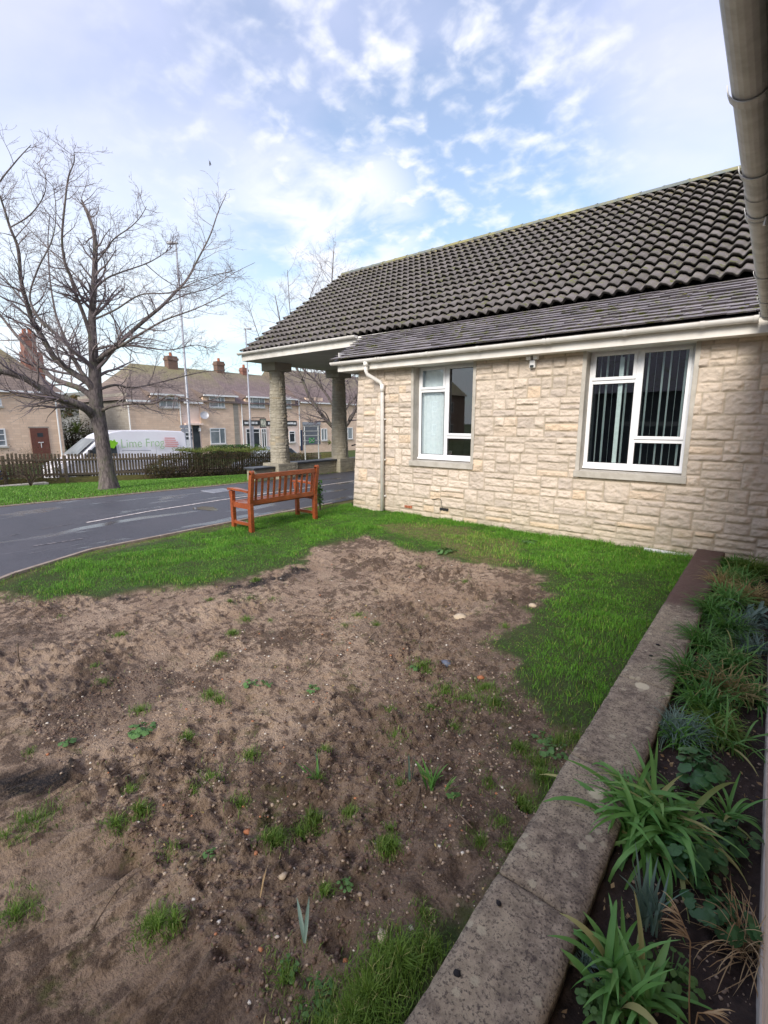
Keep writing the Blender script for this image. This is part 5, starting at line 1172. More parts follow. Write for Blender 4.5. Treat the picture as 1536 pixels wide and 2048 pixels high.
def shrub(name, label, cat, x, y, z, r, h, n, size, mat, seed, stems=7, squash=1.0, group=None, stem_mat='twigbrown'):
    t = empty(name, (x, y, z), label, cat, group); rs = np.random.RandomState(seed); b = MB(); pts = []
    for i in range(stems):
        a = rs.uniform(0, 6.283); rr = r * rs.uniform(.2, .9); top = Vector((x + rr * math.cos(a), y + rr * math.sin(a) * squash, z + h * rs.uniform(.6, 1.0))); mid = Vector((x, y, z)).lerp(top, .5) + Vector(rs.normal(0, .05 * r, 3))
        b.tube([(x + .1 * rr * math.cos(a), y + .1 * rr * math.sin(a), z - .02), mid, top], [.012 * h + .003, .008 * h + .002, .003], 5)
        m_ = n // stems; tt = rs.uniform(.22, 1, m_); base = np.array([Vector((x, y, z)), mid, top]); p = np.where(tt[:, None] < .5, base[0] + (base[1] - base[0]) * tt[:, None] * 2, base[1] + (base[2] - base[1]) * (tt[:, None] * 2 - 1)); pts.append(p + rs.normal(0, r * .20, (m_, 3)))
    b.build('stems', M[stem_mat], t); leaf_cloud('leaves', np.concatenate(pts), size, mat, seed, t); return t
leaf_cloud('leaf_litter', leaf_pts_bed, .022, 'dry', 71, kind='stuff')
n = 500; x = nr.uniform(-6.2, -.62, n); y = nr.uniform(.7, 6.2, n); k = dirt_mask(x, y) > .5; x = x[k]; y = y[k]; leaf_cloud('leaf_litter', np.stack([x, y, h_ground(x, y) + .006], -1), .018, 'tan', 72, kind='stuff')
g = gz(645, 1020); shrub('leafy_shrub', 'young leafy green shrub by the path at the far end of the bench', 'shrub', g.x - .05, g.y, 0, .16, .60, 260, .065, 'shrub', 3, 5)

# ================================================================== TREES (bare)
class TubeNP:
    """fast builder of many thin tapered tubes"""
    def __init__(s): s.V = []; s.F = []; s.n = 0
    def add(s, pts, rad, k):
        P = np.array(pts, float); m = len(P); d = np.gradient(P, axis=0); d /= np.linalg.norm(d, axis=1)[:, None] + 1e-9
        ref = np.array([.31, .57, .76]) if abs(d[0] @ np.array([.31, .57, .76])) < .9 else np.array([1., 0, 0])
        a = np.cross(d, ref); a /= np.linalg.norm(a, axis=1)[:, None] + 1e-9; c = np.cross(d, a); th = np.arange(k) * 2 * math.pi / k
        R_ = np.asarray(rad)[:, None, None]
        V = P[:, None, :] + (a[:, None, :] * np.cos(th)[None, :, None] + c[:, None, :] * np.sin(th)[None, :, None]) * R_
        i = np.arange(m - 1)[:, None] * k; j = np.arange(k)[None, :]; j2 = (j + 1) % k
        F = np.stack([i + j, i + j2, i + k + j2, i + k + j], -1).reshape(-1, 4) + s.n
        s.V.append(V.reshape(-1, 3)); s.F.append(F); s.n += m * k
    def build(s, name, mat, parent): return np_mesh(name, np.concatenate(s.V), np.concatenate(s.F), mat, parent, True)
def smooth_path(P, r, n=5):
    """catmull-rom through points with radii"""
    P = [Vector(p) for p in P]; out_, rr = [], []
    for i in range(len(P) - 1):
        p0 = P[max(i - 1, 0)]; p1 = P[i]; p2 = P[i + 1]; p3 = P[min(i + 2, len(P) - 1)]
        for k in range(n):
            t = k / n; out_.append(.5 * ((2 * p1) + (p2 - p0) * t + (2 * p0 - 5 * p1 + 4 * p2 - p3) * t * t + (3 * p1 - p0 - 3 * p2 + p3) * t ** 3)); rr.append(r[i] * (1 - t) + r[i + 1] * t)
    out_.append(P[-1]); rr.append(r[-1]); return out_, rr
def grow(tb, rg, p, d, L, r, level, maxlev, up=.25, wig=.16, dens=1.0, center=None):
    n = 6 if level < maxlev else 3; pts = [p.copy()]; dd = d.normalized(); q = p.copy()
    for i in range(n):
        dd = (dd + Vector((rg.gauss(0, wig), rg.gauss(0, wig), rg.gauss(0, wig) + up * .22))).normalized(); q = q + dd * (L / n); pts.append(q.copy())
    rad = [max(r * (1 - .75 * i / n), .0022) for i in range(n + 1)]
    tb.add(pts, rad, 4 if level < 3 else 3)
    if level >= maxlev: return
    kids = int({1: 8, 2: 7, 3: 4.5}.get(level, 3) * dens * (.5 + L / 2.0) + rg.random())
    for c in range(kids):
        t = rg.uniform(.18, .98) * n; i = min(int(t), n - 1); b = pts[i].lerp(pts[i + 1], t - i); ax = (pts[i + 1] - pts[i]).normalized()
        perp = ax.cross(Vector((rg.gauss(0, 1), rg.gauss(0, 1), rg.gauss(0, 1)))).normalized(); ang = rg.uniform(.6, 1.15)
        nd = ax * math.cos(ang) + perp * math.sin(ang); nd.z = nd.z * .7 + .05
        grow(tb, rg, b, nd, L * rg.uniform(.35, .65) if level < 3 else rg.uniform(.05, .17), max(r * .45 * (1 - .5 * t / n), .003), level + 1, maxlev, up, wig, dens)
def limb(tr, tw, rg, pix, D, r0, r1, kids, klen, D2=None, up=.25, maxlev=4):
    r0 *= .80; kids = int(kids * 1.15); klen *= KL[0]
    """pix: photo pixels of a limb at horizontal distance D (running to D2): a real 3-D branch"""
    D2 = D if D2 is None else D2; m = len(pix)
    P = [at(x, y, D + (D2 - D) * i / (m - 1)) for i, (x, y) in enumerate(pix)]; r = [r0 + (r1 - r0) * (i / (m - 1)) ** .8 for i in range(m)]
    sp, sr = smooth_path(P, r); tr.add(sp, sr, 10 if r0 > .06 else 6)
    for k in range(kids):
        t = rg.uniform(.16, 1) * (len(sp) - 1); i = min(int(t), len(sp) - 2); b = sp[i].lerp(sp[i + 1], t - i); ax = (sp[i + 1] - sp[i]).normalized()
        perp = ax.cross(Vector((rg.gauss(0, 1), rg.gauss(0, 1), rg.gauss(0, 1)))).normalized(); ang = rg.uniform(.6, 1.25); nd = ax * math.cos(ang) + perp * math.sin(ang); nd.z = nd.z * .75
        grow(tw, rg, b, nd, klen * rg.uniform(.5, 1.25) * (1 - .62 * i / len(sp)), max(sr[i] * .42, .007), 2, maxlev, up)
    return sp, sr
KL = [.84]
def big_tree():
    g = gX(218, 977, -13.9); zb = float(h_base(g.x, g.y)); D = g.dot(HF)
    t = empty('bare_tree', (g.x, g.y, zb), 'large bare spreading tree on the grass beyond the path at the left', 'tree')
    tr, tw = TubeNP(), TubeNP(); rg = random.Random(5)
    P = [at(219, 986, D), at(218, 972, D), at(214, 945, D), at(207, 900, D), at(202, 865, D), at(196, 835, D), at(192, 815, D)]; P, r = smooth_path(P, [.33, .255, .195, .175, .168, .185, .195]); tr.add(P, r, 18)
    L = lambda *a, **k: limb(tr, tw, rg, *a, **k)
    L([(194, 830), (190, 790), (189, 740), (186, 690), (184, 640), (187, 590), (190, 527), (189, 471), (176, 430), (163, 400)], D, .21, .022, 30, 1.9)
    L([(196, 832), (193, 800), (190, 760), (190, 735)], D + .1, .20, .15, 0, 1)
    L([(190, 835), (175, 820), (150, 806), (100, 787), (45, 755), (0, 742), (-60, 730), (-130, 700)], D, .16, .035, 22, 1.9, D2=D - 2.0)
    L([(190, 800), (163, 778), (107, 757), (78, 725), (50, 690), (20, 655), (-20, 600), (-50, 540)], D, .115, .016, 22, 1.8, D2=D + 1.6)
    L([(188, 785), (177, 766), (145, 745), (111, 718), (88, 680), (65, 640), (52, 600), (42, 559), (36, 497), (20, 455), (7, 413), (-8, 370)], D, .125, .014, 30, 1.8, D2=D - 1.6)
    L([(190, 745), (176, 727), (150, 705), (124, 680), (95, 652), (60, 618), (20, 570), (-20, 520)], D, .085, .012, 24, 1.7, D2=D + 1.0)
    L([(187, 690), (169, 634), (152, 590), (140, 550), (130, 527), (124, 478), (130, 406), (137, 354), (148, 325), (148, 305)], D, .075, .008, 26, 1.5, D2=D - .8)
    L([(190, 790), (175, 760), (156, 735), (140, 700), (125, 665), (112, 630), (100, 560), (96, 480), (100, 430)], D, .085, .009, 22, 1.5, D2=D + 2.2)
    L([(192, 735), (205, 712), (228, 695), (258, 668), (290, 640), (325, 611), (350, 585), (374, 559), (395, 520), (420, 471), (436, 425), (452, 390)], D, .095, .008, 26, 1.6, D2=D + 1.2)
    L([(193, 725), (215, 705), (245, 690), (280, 668), (330, 640), (390, 618), (450, 590)], D, .07, .008, 22, 1.5, D2=D - 1.4)
    L([(202, 822), (225, 812), (273, 806), (310, 806), (338, 791), (372, 797), (404, 803), (430, 798)], D, .060, .012, 20, 1.3, D2=D - 1.2)
    L([(196, 780), (230, 770), (270, 775), (330, 762), (400, 745), (450, 740)], D, .050, .008, 18, 1.4, D2=D + 1.8)
    L([(187, 580), (215, 556), (247, 543), (293, 527), (320, 512), (345, 494)], D, .035, .007, 18, 1.2, D2=D + .8)
    L([(189, 530), (208, 505), (228, 478), (260, 455), (280, 435), (293, 413)], D, .030, .006, 16, 1.1, D2=D - .8)
    L([(188, 600), (160, 560), (120, 520), (80, 480), (40, 440), (20, 420)], D, .030, .006, 18, 1.2, D2=D + .9)
    L([(186, 640), (230, 620), (280, 590), (340, 585), (400, 560), (470, 540)], D, .035, .006, 20, 1.2, D2=D - 1.6)
    L([(190, 700), (235, 690), (290, 695), (340, 700), (390, 690), (430, 700)], D, .038, .006, 22, 1.2, D2=D + .6)
    L([(325, 611), (370, 590), (420, 575), (470, 545), (510, 525)], D + .8, .020, .005, 12, .9, D2=D + 1.6)
    L([(290, 527), (330, 560), (360, 570), (420, 550), (470, 545)], D + .6, .016, .005, 8, .9)
    L([(90, 655), (60, 600), (75, 540), (104, 480), (112, 420), (105, 365)], D - 1.3, .035, .006, 16, 1.2)
    L([(20, 455), (60, 430), (88, 390), (90, 350), (66, 320)], D - 1.5, .022, .005, 10, 1.0)
    L([(-60, 730), (-80, 600), (-50, 480), (-10, 380), (30, 325), (62, 290)], D - 2, .05, .006, 14, 1.2)
    tr.build('trunk', M['bark'], t); tw.build('twigs', M['twig'], t)
big_tree()
def porch_tree():
    KL[0] = 1.05
    X0, Y0 = -16.0, 16.6; D = Vector((X0, Y0, 0)).dot(HF); zb = float(h_base(X0, Y0)); t = empty('bare_tree', (X0, Y0, zb), 'bare forked tree standing behind the porch columns', 'tree')
    tr, tw = TubeNP(), TubeNP(); rg = random.Random(9); L = lambda *a, **k: limb(tr, tw, rg, *a, **k)
    P, r = smooth_path([at(680, 975, D), at(681, 930, D), at(682, 880, D), at(682, 850, D)], [.30, .22, .20, .21]); tr.add(P, r, 14)
    L([(681, 865), (662, 850), (640, 825), (620, 795), (604, 758), (590, 730), (570, 690), (560, 640), (550, 590)], D, .14, .012, 26, 2.4, D2=D - 1)
    L([(681, 850), (660, 800), (630, 760), (605, 735), (590, 690), (580, 620), (575, 540)], D, .09, .010, 24, 2.4, D2=D + 1)
    L([(683, 862), (700, 840), (715, 810), (730, 780), (750, 740), (760, 690)], D, .13, .02, 20, 2.2, D2=D - .6)
    L([(683, 830), (697, 810), (712, 792), (725, 760), (720, 700), (700, 640)], D, .09, .015, 20, 2.2, D2=D + .6)
    L([(682, 845), (672, 780), (668, 700), (662, 620), (664, 560), (668, 495)], D, .12, .012, 30, 2.4)
    L([(660, 845), (650, 825), (630, 815), (610, 800), (580, 790)], D, .04, .008, 14, 1.6, D2=D - 1.4)
    L([(668, 720), (640, 660), (620, 600), (640, 550)], D, .06, .008, 20, 1.9)
    L([(604, 758), (560, 735), (530, 700), (510, 650), (495, 600)], D - .6, .05, .007, 20, 1.8, D2=D - 1)
    tr.build('trunk', M['bark'], t); tw.build('twigs', M['twig'], t)
porch_tree()

# ================================================================== FENCE AND HEDGE
def yfence(px_): return gX(px_, 930, FX).y
posts = [2.2, 4.35, yfence(130), yfence(208), 9.6, 11.6, 13.6, 15.6, 17.4, 18.7]
fence = empty('picket_fence', (FX, 8, float(fence_h(8))), 'long weathered picket fence with mossy gravel boards along the far edge of the lawn', 'fence')
for y in posts:
    z = float(fence_h(y)); b = MB(); b.box(FX - .05, FX + .05, y - .05, y + .05, z - .1, z + 1.02); b.build('post', M['fence'], fence, bevel=.008)
rg = random.Random(2)
for y0, y1 in zip(posts, posts[1:]):
    z0, z1 = float(fence_h(y0)), float(fence_h(y1)); b = MB()
    for hh in (.34, .86): b.beam((FX + .02, y0 + .05, z0 + hh), (FX + .02, y1 - .05, z1 + hh), .035, .075)
    n = int((y1 - y0 - .1) / .118)
    for k in range(n):
        y = y0 + .1 + (y1 - y0 - .2) * (k + .5) / n; f = (y - y0) / (y1 - y0); z = z0 + (z1 - z0) * f; j = rg.uniform(-.012, .012); b.beam((FX - .016, y + j, z + .24 + rg.uniform(-.02, .02)), (FX - .016, y, z + 1.08 + rg.uniform(-.015, .015)), .018 if False else .070, .020, (1, 0, 0))
    b.build('picket_panel', M['fence'], fence)
    b = MB(); b.beam((FX, y0 + .05, z0 + .12), (FX, y1 - .05, z1 + .12), .035, .22); b.build('gravel_board', M['mosslitfence'], fence)
hp = []; hb = MB(); rs = np.random.RandomState(4)
def hedge_top(y): return .62 + .55 * sstep(8.6, 10.6, y) * (1 - .28 * sstep(14.2, 15.6, y))
hedge = empty('hedge', (FX + .35, 13, float(fence_h(13))), 'scruffy brown and green hedge growing through the picket fence', 'hedge')
n = 17000; y = rs.uniform(8.9, 17.8, n); f = rs.uniform(0, 1, n); wide = .48; x = FX + .28 + rs.normal(0, .26, n); tops = fence_h(y) + hedge_top(y) + (fbm(y * 2, y * 0 + 1, 5, 3) - .5) * .3; z = fence_h(y) + f ** .8 * (tops - fence_h(y)); k = (fbm(y * 3, z * 3.5, 6, 3) > .40) | (f > .8); leaf_cloud('leaves', np.stack([x, y, z], -1)[k], .06, 'hedge', 5, hedge)
n = 5200; y = rs.uniform(10.3, 14.8, n); x = FX + .25 + rs.normal(0, .30, n); z = fence_h(y) + hedge_top(y) + .02 + np.abs(rs.normal(0, .07, n)) + (fbm(y * 2, y * 0 + 1, 5, 3) - .5) * .2; leaf_cloud('new_growth', np.stack([x, y, z], -1), .055, 'hedgetop', 6, hedge)
tb = TubeNP(); rg = random.Random(12)
for i in range(620):
    y = rg.uniform(8.7, 17.8); x = FX + .3 + rg.gauss(0, .15); z = float(fence_h(y)); p = Vector((x, y, z)); d = Vector((rg.gauss(0, .35), rg.gauss(0, .5), 1)); pts = [p]; Lh = hedge_top(y) * rg.uniform(.6, 1.1) / 4
    for _ in range(4): d = (d.normalized() + Vector((rg.gauss(0, .22), rg.gauss(0, .25), rg.gauss(0, .12)))); pts.append(pts[-1] + d.normalized() * Lh)
    tb.add(pts, [.010, .008, .006, .004, .003], 3)
tb.build('stems', M['twigbrown'], hedge)
# brambly growth on the left end of the fence and a small bare bush
h2 = empty('bramble', (FX + .2, 4.4, float(fence_h(4.4))), 'brown bramble tangled over the left end of the picket fence', 'shrub'); tb = TubeNP()
for i in range(170):
    y = rg.uniform(2.2, 5.9); p = Vector((FX + .15 + rg.gauss(0, .1), y, float(fence_h(y)) + rg.uniform(0, .6))); d = Vector((rg.gauss(0, .4), rg.gauss(0, .7), .8)); pts = [p]
    for _ in range(4): d = d.normalized() + Vector((rg.gauss(0, .3), rg.gauss(0, .3), rg.gauss(-.1, .3))); pts.append(pts[-1] + d.normalized() * .16)
    tb.add(pts, [.008, .007, .006, .004, .003], 3)
tb.build('stems', M['twigbrown'], h2); n = 2600; y = rs.uniform(1.8, 6.0, n); leaf_cloud('leaves', np.stack([FX + .2 + rs.normal(0, .14, n), y, fence_h(y) + .62 + rs.normal(0, .28, n)], -1), .05, 'hedge', 9, h2)
g = gX(62, 974, -18.9); t = empty('bare_bush', (g.x, g.y, float(h_base(g.x, g.y))), 'small bare branching bush in front of the fence at the left', 'shrub'); tb = TubeNP()
for i in range(6):
    a = rg.uniform(0, 6.28); grow(tb, rg, Vector((g.x, g.y, float(h_base(g.x, g.y)))), Vector((math.cos(a) * .4, math.sin(a) * .5, 1)), rg.uniform(.8, 1.2), .022, 1, 3, .1, .2, .8)
tb.build('stems', M['twigbrown'], t)
b = MB(); b.box(-19.6, -19.2, 1.5, 5.4, -.6, -.36); b.build('concrete_strip', M['concrete'], None)['kind'] = 'structure'

# ================================================================== VAN AND CARS
VX = -23.6; VY0, VY1 = 6.95, 13.0; VZ = float(road_h(0, 9)) - .08
def wheel(parent, x, y, z, r, side):
    w = empty('wheel', (x, y, z), None, None); w.parent = parent; w.location = Vector((x, y, z)) - parent.location
    b = MB(); b.tube([(x - .11, y, z), (x + .11, y, z)], r, 24); b.build('tyre', M['rubber'], w, smooth=False, bevel=.02)
    b = MB(); b.tube([(x + side * .10, y, z), (x + side * .125, y, z)], r * .62, 16); b.build('rim', M['steel'], w)
def extrude_profile(prof, x0, x1, bevel, tumble=None):
    """prof (y, z) outline, extruded in x; upper body leans in"""
    b = MB(); n = len(prof)
    for xx, s in ((x0, 1), (x1, -1)):
        for (y, z) in prof:
            t = tumble(y, z) if tumble else 0; b.v.append((xx + s * t, y, z))
    b.f = [tuple(range(n)), tuple(reversed(range(n, 2 * n)))] + [(i, n + i, n + (i + 1) % n, (i + 1) % n) for i in range(n)]
    return b
def make_van():
    v = empty('delivery_van', (VX - 1.0, (VY0 + VY1) / 2, VZ), 'white high roof delivery van with pale green lettering parked beyond the fence', 'van')
    pr = [(0.0, .42), (-.02, .80), (.06, 1.06), (.30, 1.20), (.95, 1.42), (1.25, 1.66), (1.86, 2.20), (2.02, 2.34), (2.4, 2.50), (2.9, 2.58), (4.5, 2.58), (5.85, 2.50), (6.0, 2.40), (6.04, .9), (6.04, .42)]
    tum = lambda y, z: .015 + .16 * max(0, (z - VZ - 1.25) / 1.3) ** 1.3 + (.18 * max(0, (.9 - (y - VY0)) / .9) ** 2)
    b = extrude_profile([(VY0 + y, VZ + z) for y, z in pr], VX, VX - 2.02, .05, lambda y, z: -tum(y, z)); b.build('body', M['vanwhite'], v, bevel=.045)
    sx = lambda y, z: VX - tum(VY0 + y, VZ + z) + .012
    b = MB(); b.poly([(VX - .20, VY0 + .93, VZ + 1.475), (VX - 1.82, VY0 + .93, VZ + 1.475), (VX - 1.74, VY0 + 1.80, VZ + 2.185), (VX - .28, VY0 + 1.80, VZ + 2.185)]); b.v = [(x, y - .035, z + .035) for x, y, z in b.v]; b.build('windscreen', M['farglass'], v)
    b = MB(); b.poly([(sx(1.15, 1.42), VY0 + 1.15, VZ + 1.42), (sx(2.55, 1.42), VY0 + 2.55, VZ + 1.42), (sx(2.55, 2.05), VY0 + 2.55, VZ + 2.05), (sx(1.95, 2.05), VY0 + 1.95, VZ + 2.05), (sx(1.6, 1.85), VY0 + 1.6, VZ + 1.85)]); b.v = [(x + .006, y, z) for x, y, z in b.v]; b.build('side_window', M['dark'], v)
    b = MB(); b.box(VX + .02, VX + .24, VY0 + 1.30, VY0 + 1.45, VZ + 1.42, VZ + 1.75); b.build('mirror', M['black'], v, bevel=.03)
    b = MB(); b.box(VX - .02, VX + .012, VY0 + 3.45, VY0 + 5.1, VZ + 1.26, VZ + 1.30); b.build('sliding_rail', M['black'], v)
    b = MB(); b.box(VX - .02, VX + .02, VY0 + .1, VY0 + 5.9, VZ + .62, VZ + .74); b.build('side_trim', M['black'], v, bevel=.01)
    b = MB(); b.box(VX - .35, VX - .05, VY0 - .02, VY0 + .1, VZ + .85, VZ + 1.05); b.build('headlight', M['farglass'], v, bevel=.02); b = MB(); b.box(VX - 1.97, VX - 1.67, VY0 - .02, VY0 + .1, VZ + .85, VZ + 1.05); b.build('headlight', M['farglass'], v, bevel=.02)
    b = MB()
    for y in (2.62, 4.35): b.box(VX - .012, VX + .003, VY0 + y, VY0 + y + .012, VZ + .75, VZ + 1.9)
    b.build('door_seam', M['steel'], v)
    for y in (1.05, 4.85):
        for s, x in ((1, VX - .13), (-1, VX - 1.9)): wheel(v, x, VY0 + y, VZ + .36, .36, s)
    # lettering
    c = bpy.data.curves.new('lettering', 'FONT'); c.body = 'Lime Frog'; c.extrude = .004; c.offset = -.004; to = bpy.data.objects.new('tmp', c); col.objects.link(to)
    bpy.context.view_layer.update(); me = bpy.data.meshes.new_from_object(to.evaluated_get(bpy.context.evaluated_depsgraph_get())); bpy.data.objects.remove(to)
    p0 = gX(242, 897, VX + .02); p1 = gX(328, 897, VX + .02); xs = [q.co.x for q in me.vertices]; s = (p1.y - p0.y) / (max(xs) - min(xs)); me.transform(Matrix.Diagonal((s, s * 1.12, 1, 1))); me.transform(Matrix.Rotation(math.pi / 2, 4, 'X')); me.transform(Matrix.Rotation(math.pi / 2, 4, 'Z'))
    me.transform(Matrix.Translation((VX + .006, p0.y, gX(242, 895.5, VX).z))); link_mesh('lettering', me, M['greendecal'], v)
    def decal(name, pts, mat, X=VX + .004, th=.006):
        q = [gX(a, c_, X) for a, c_ in pts]; b = MB(); n_ = len(q); b.v = [(X, p.y, p.z) for p in q] + [(X + th, p.y, p.z) for p in q]; b.f = [tuple(range(n_)), tuple(reversed(range(n_, 2 * n_)))] + [(i, (i + 1) % n_, n_ + (i + 1) % n_, n_ + i) for i in range(n_)]; return b.build(name, mat, v)
    decal('frog_mark', [(221, 880), (226, 882), (228, 878), (232, 884), (236, 884), (235, 888), (231, 892), (228, 897), (222, 896), (214, 893), (214, 884)], M['limedecal'])
    for k, (a, c_) in enumerate(((329, 350), (329, 352), (330, 356), (331, 357), (330, 355))): decal('small_print', [(a, 875 + k * 4.0), (c_, 875.4 + k * 4.0), (c_, 877.6 + k * 4.0), (a, 877.2 + k * 4.0)], M['pinkdecal'])
    decal('small_print', [(244, 900.5), (302, 900.2), (302, 901.2), (244, 901.5)], M['steel'])
make_van()
def make_car(label, x, y, z, length, width, height, mat, name='parked_car'):
    v = empty(name, (x, y, z), label, 'car'); l = length
    pr = [(0, .32), (-.02, .62), (.12, .74), (.26 * l, .92), (.40 * l, height - .06), (.52 * l, height), (.74 * l, height - .06), (.90 * l, .98), (.99 * l, .90), (l, .32)]
    tum = lambda yy, zz: -.02 - .26 * max(0, (zz - z - .85) / (height - .85))
    extrude_profile([(y + a, z + c) for a, c in pr], x + width / 2, x - width / 2, .04, tum).build('body', M[mat], v, bevel=.05)
    for s in (1, -1):
        X = x + s * (width / 2 - .10); b = MB(); b.poly([(X, y + .30 * l, z + .93), (X, y + .86 * l, z + .97), (X - s * .13, y + .74 * l, z + height - .12), (X - s * .13, y + .42 * l, z + height - .12)]); b.v = [(a + s * .035, c, d) for a, c, d in b.v]; b.build('side_window', M['dark'], v)
        for f in (.18, .80): wheel(v, x + s * (width / 2 - .12), y + f * l, z + .31, .31, s)
    b = MB(); b.poly([(x - width / 2 + .16, y + .275 * l, z + .95), (x + width / 2 - .16, y + .275 * l, z + .95), (x + width / 2 - .30, y + .395 * l, z + height - .1), (x - width / 2 + .30, y + .395 * l, z + height - .1)]); b.v = [(a, c - .045, d + .03) for a, c, d in b.v]; b.build('windscreen', M['farglass'], v)
    return v
make_car('dark blue car cut by the left edge of the photo beyond the fence', -25.9, 1.35, -1.26, 4.3, 1.78, 1.50, 'navy')
make_car('grey car whose roof just shows above the hedge in front of the shop', -22.9, 15.6, -1.30, 4.2, 1.76, 1.58, 'silver')

# ================================================================== HOUSES
HX = -33.0
def fwin(parent, rect, X=HX, mull=(.5,), trans=None, mat='white', t=.07, depth=.10, name='window', pane='farglass'):
    a = gX(rect[0], (rect[1] + rect[3]) / 2, X); c = gX(rect[2], (rect[1] + rect[3]) / 2, X); ym = (rect[0] + rect[2]) / 2
    z1 = gX(ym, rect[1], X).z; z0 = gX(ym, rect[3], X).z; y0, y1 = a.y, c.y; b = MB(); xa, xb = X - .02, X + .045
    b.box(xa, xb, y0, y1, z0, z0 + t); b.box(xa, xb, y0, y1, z1 - t, z1); b.box(xa, xb - .001, y0, y0 + t, z0 + t, z1 - t); b.box(xa, xb - .001, y1 - t, y1, z0 + t, z1 - t)
    for m_ in mull: y = y0 + (y1 - y0) * m_; b.box(xa, xb - .002, y - t / 2, y + t / 2, z0 + t, z1 - t)
    for (m0, m1, f) in (trans or ()): z = z0 + (z1 - z0) * f; b.box(xa, xb - .003, y0 + (y1 - y0) * m0, y0 + (y1 - y0) * m1, z - t * .35, z + t * .35)
    f = b.build(name, M[mat], parent, bevel=0)
    b = MB(); b.poly([(X + .008, y0 + t, z0 + t), (X + .008, y1 - t, z0 + t), (X + .008, y1 - t, z1 - t), (X + .008, y0 + t, z1 - t)]); f_loc = None
    o = b.build('pane', M[pane], f)
    b = MB(); b.box(X + .0, X + .10, y0 - .06, y1 + .06, z0 - .09, z0 - .002); b.build('sill', M['concrete'], f)
    return f
def pipe(parent, px_, y0, y1, X=HX + .08, mat='white', r=.045):
    a = gX(px_, y0, X); c = gX(px_, y1, X); b = MB(); y = (a.y + c.y) / 2; b.tube([(X, y, a.z), (X, y, c.z)], r, 8); b.build('downpipe', M[mat], parent)
def roofbox(parent, y0, y1, ze, zr, mat, xf=HX + .25, xr=-37.2, xb=-41.6, hip0=0, hip1=0, name='roof'):
    ym0, ym1 = y0 + hip0, y1 - hip1; b = MB(); b.poly([(xf, y0, ze), (xf, y1, ze), (xr, ym1, zr), (xr, ym0, zr)]); b.poly([(xb, y1, ze), (xb, y0, ze), (xr, ym0, zr), (xr, ym1, zr)])
    b.poly([(xb, y0, ze), (xf, y0, ze), (xr, ym0, zr)]); b.poly([(xf, y1, ze), (xb, y1, ze), (xr, ym1, zr)]); b.poly([(xf, y0, ze), (xb, y0, ze), (xb, y1, ze), (xf, y1, ze)])
    return b.build(name, M[mat], parent)
def chimney(parent, x, y, z0, z1, w, mat='chimneygrey', pots=2, shoulder=None):
    b = MB(); b.box(x - w * .4, x + w * .4, y - w / 2, y + w / 2, z0, z1); b.box(x - w * .47, x + w * .47, y - w * .57, y + w * .57, z1 - .32, z1 - .14)
    if shoulder: b.box(x - shoulder[1] * .45, x + shoulder[1] * .45, y - w * .2, y - w * .2 + shoulder[1], z0, shoulder[0])
    c = b.build('chimney', M[mat], parent)
    for k in range(pots): b = MB(); yy = y + (k - (pots - 1) / 2) * w * .4; b.tube([(x, yy, z1), (x, yy, z1 + .28)], [.12, .10], 10); b.build('chimney_pot', M['redbrick'], c)
def eave_gutter(parent, y0, y1, z, X=HX + .30): b = MB(); b.box(X - .08, X + .04, y0, y1, z - .10, z + .02); b.build('gutter', M['white'], parent)
def dormer(parent, px0, px1, ze, zt, wmat, rmat):
    y0 = gX(px0, 800, HX).y; y1 = gX(px1, 800, HX).y
    MB().box(HX - 1.3, HX + .012, y0 + .02, y1 - .02, ze - .15, zt - .03).build('dormer_wall', M[wmat], parent)
    b = MB(); b.poly([(HX + .30, y0 - .08, zt), (HX + .30, y1 + .08, zt), (HX - 2.2, y1 + .08, zt + .75), (HX - 2.2, y0 - .08, zt + .75)]); b.poly([(HX + .30, y0 - .08, zt - .05), (HX + .30, y0 - .08, zt), (HX - 2.2, y0 - .08, zt + .75), (HX - 1.6, y0 - .08, ze)]); b.poly([(HX + .30, y1 + .08, zt - .05), (HX - 1.6, y1 + .08, ze), (HX - 2.2, y1 + .08, zt + .75), (HX + .30, y1 + .08, zt)])
    b.build('dormer_roof', M[rmat], parent); eave_gutter(parent, y0 - .08, y1 + .08, zt - .02, HX + .32)
Yp = lambda px_, py_=830: gX(px_, py_, HX).y
yA0, yA1, yB0, yB1, yC1, yD1 = Yp(258), Yp(364.5), Yp(476), Yp(598), Yp(716), 46.0
# --- left house
lh = empty('cottage', (HX - 3, 7, -.75), 'left cottage with a brown plank door, hipped dark roof and tall red chimney', 'house')
yl = Yp(119, 810)
MB().box(HX - 8, HX, -3.0, yl, -1.3, 3.42).build('wall', M['cottage'], lh); roofbox(lh, -3.3, yl + .25, 3.42, 8.0, 'farroof', hip0=4.2, hip1=4.2); eave_gutter(lh, -3.2, yl + .2, 3.40)
y_ = Yp(88, 780); b = MB(); x = -34.6; b.box(x - .45, x + .45, y_ - .42, y_ + .50, 2.9, 5.75); b.box(x - .38, x + .38, y_ - .34, y_ + .26, 5.75, 6.75); b.box(x - .43, x + .43, y_ - .40, y_ + .32, 6.55, 6.68); c = b.build('chimney', M['chimney'], lh)
for k in (-.16, .12): b = MB(); b.tube([(x, y_ + k, 6.75), (x, y_ + k, 7.05)], [.12, .10], 10); b.build('chimney_pot', M['redbrick'], c)
d0, d1 = gX(62, 880, HX), gX(98, 880, HX); dz = gX(80, 856, HX).z; b = MB(); b.box(HX - .02, HX + .05, d0.y, d1.y, -.75, dz); dr = b.build('door', M['door_brown'], lh)
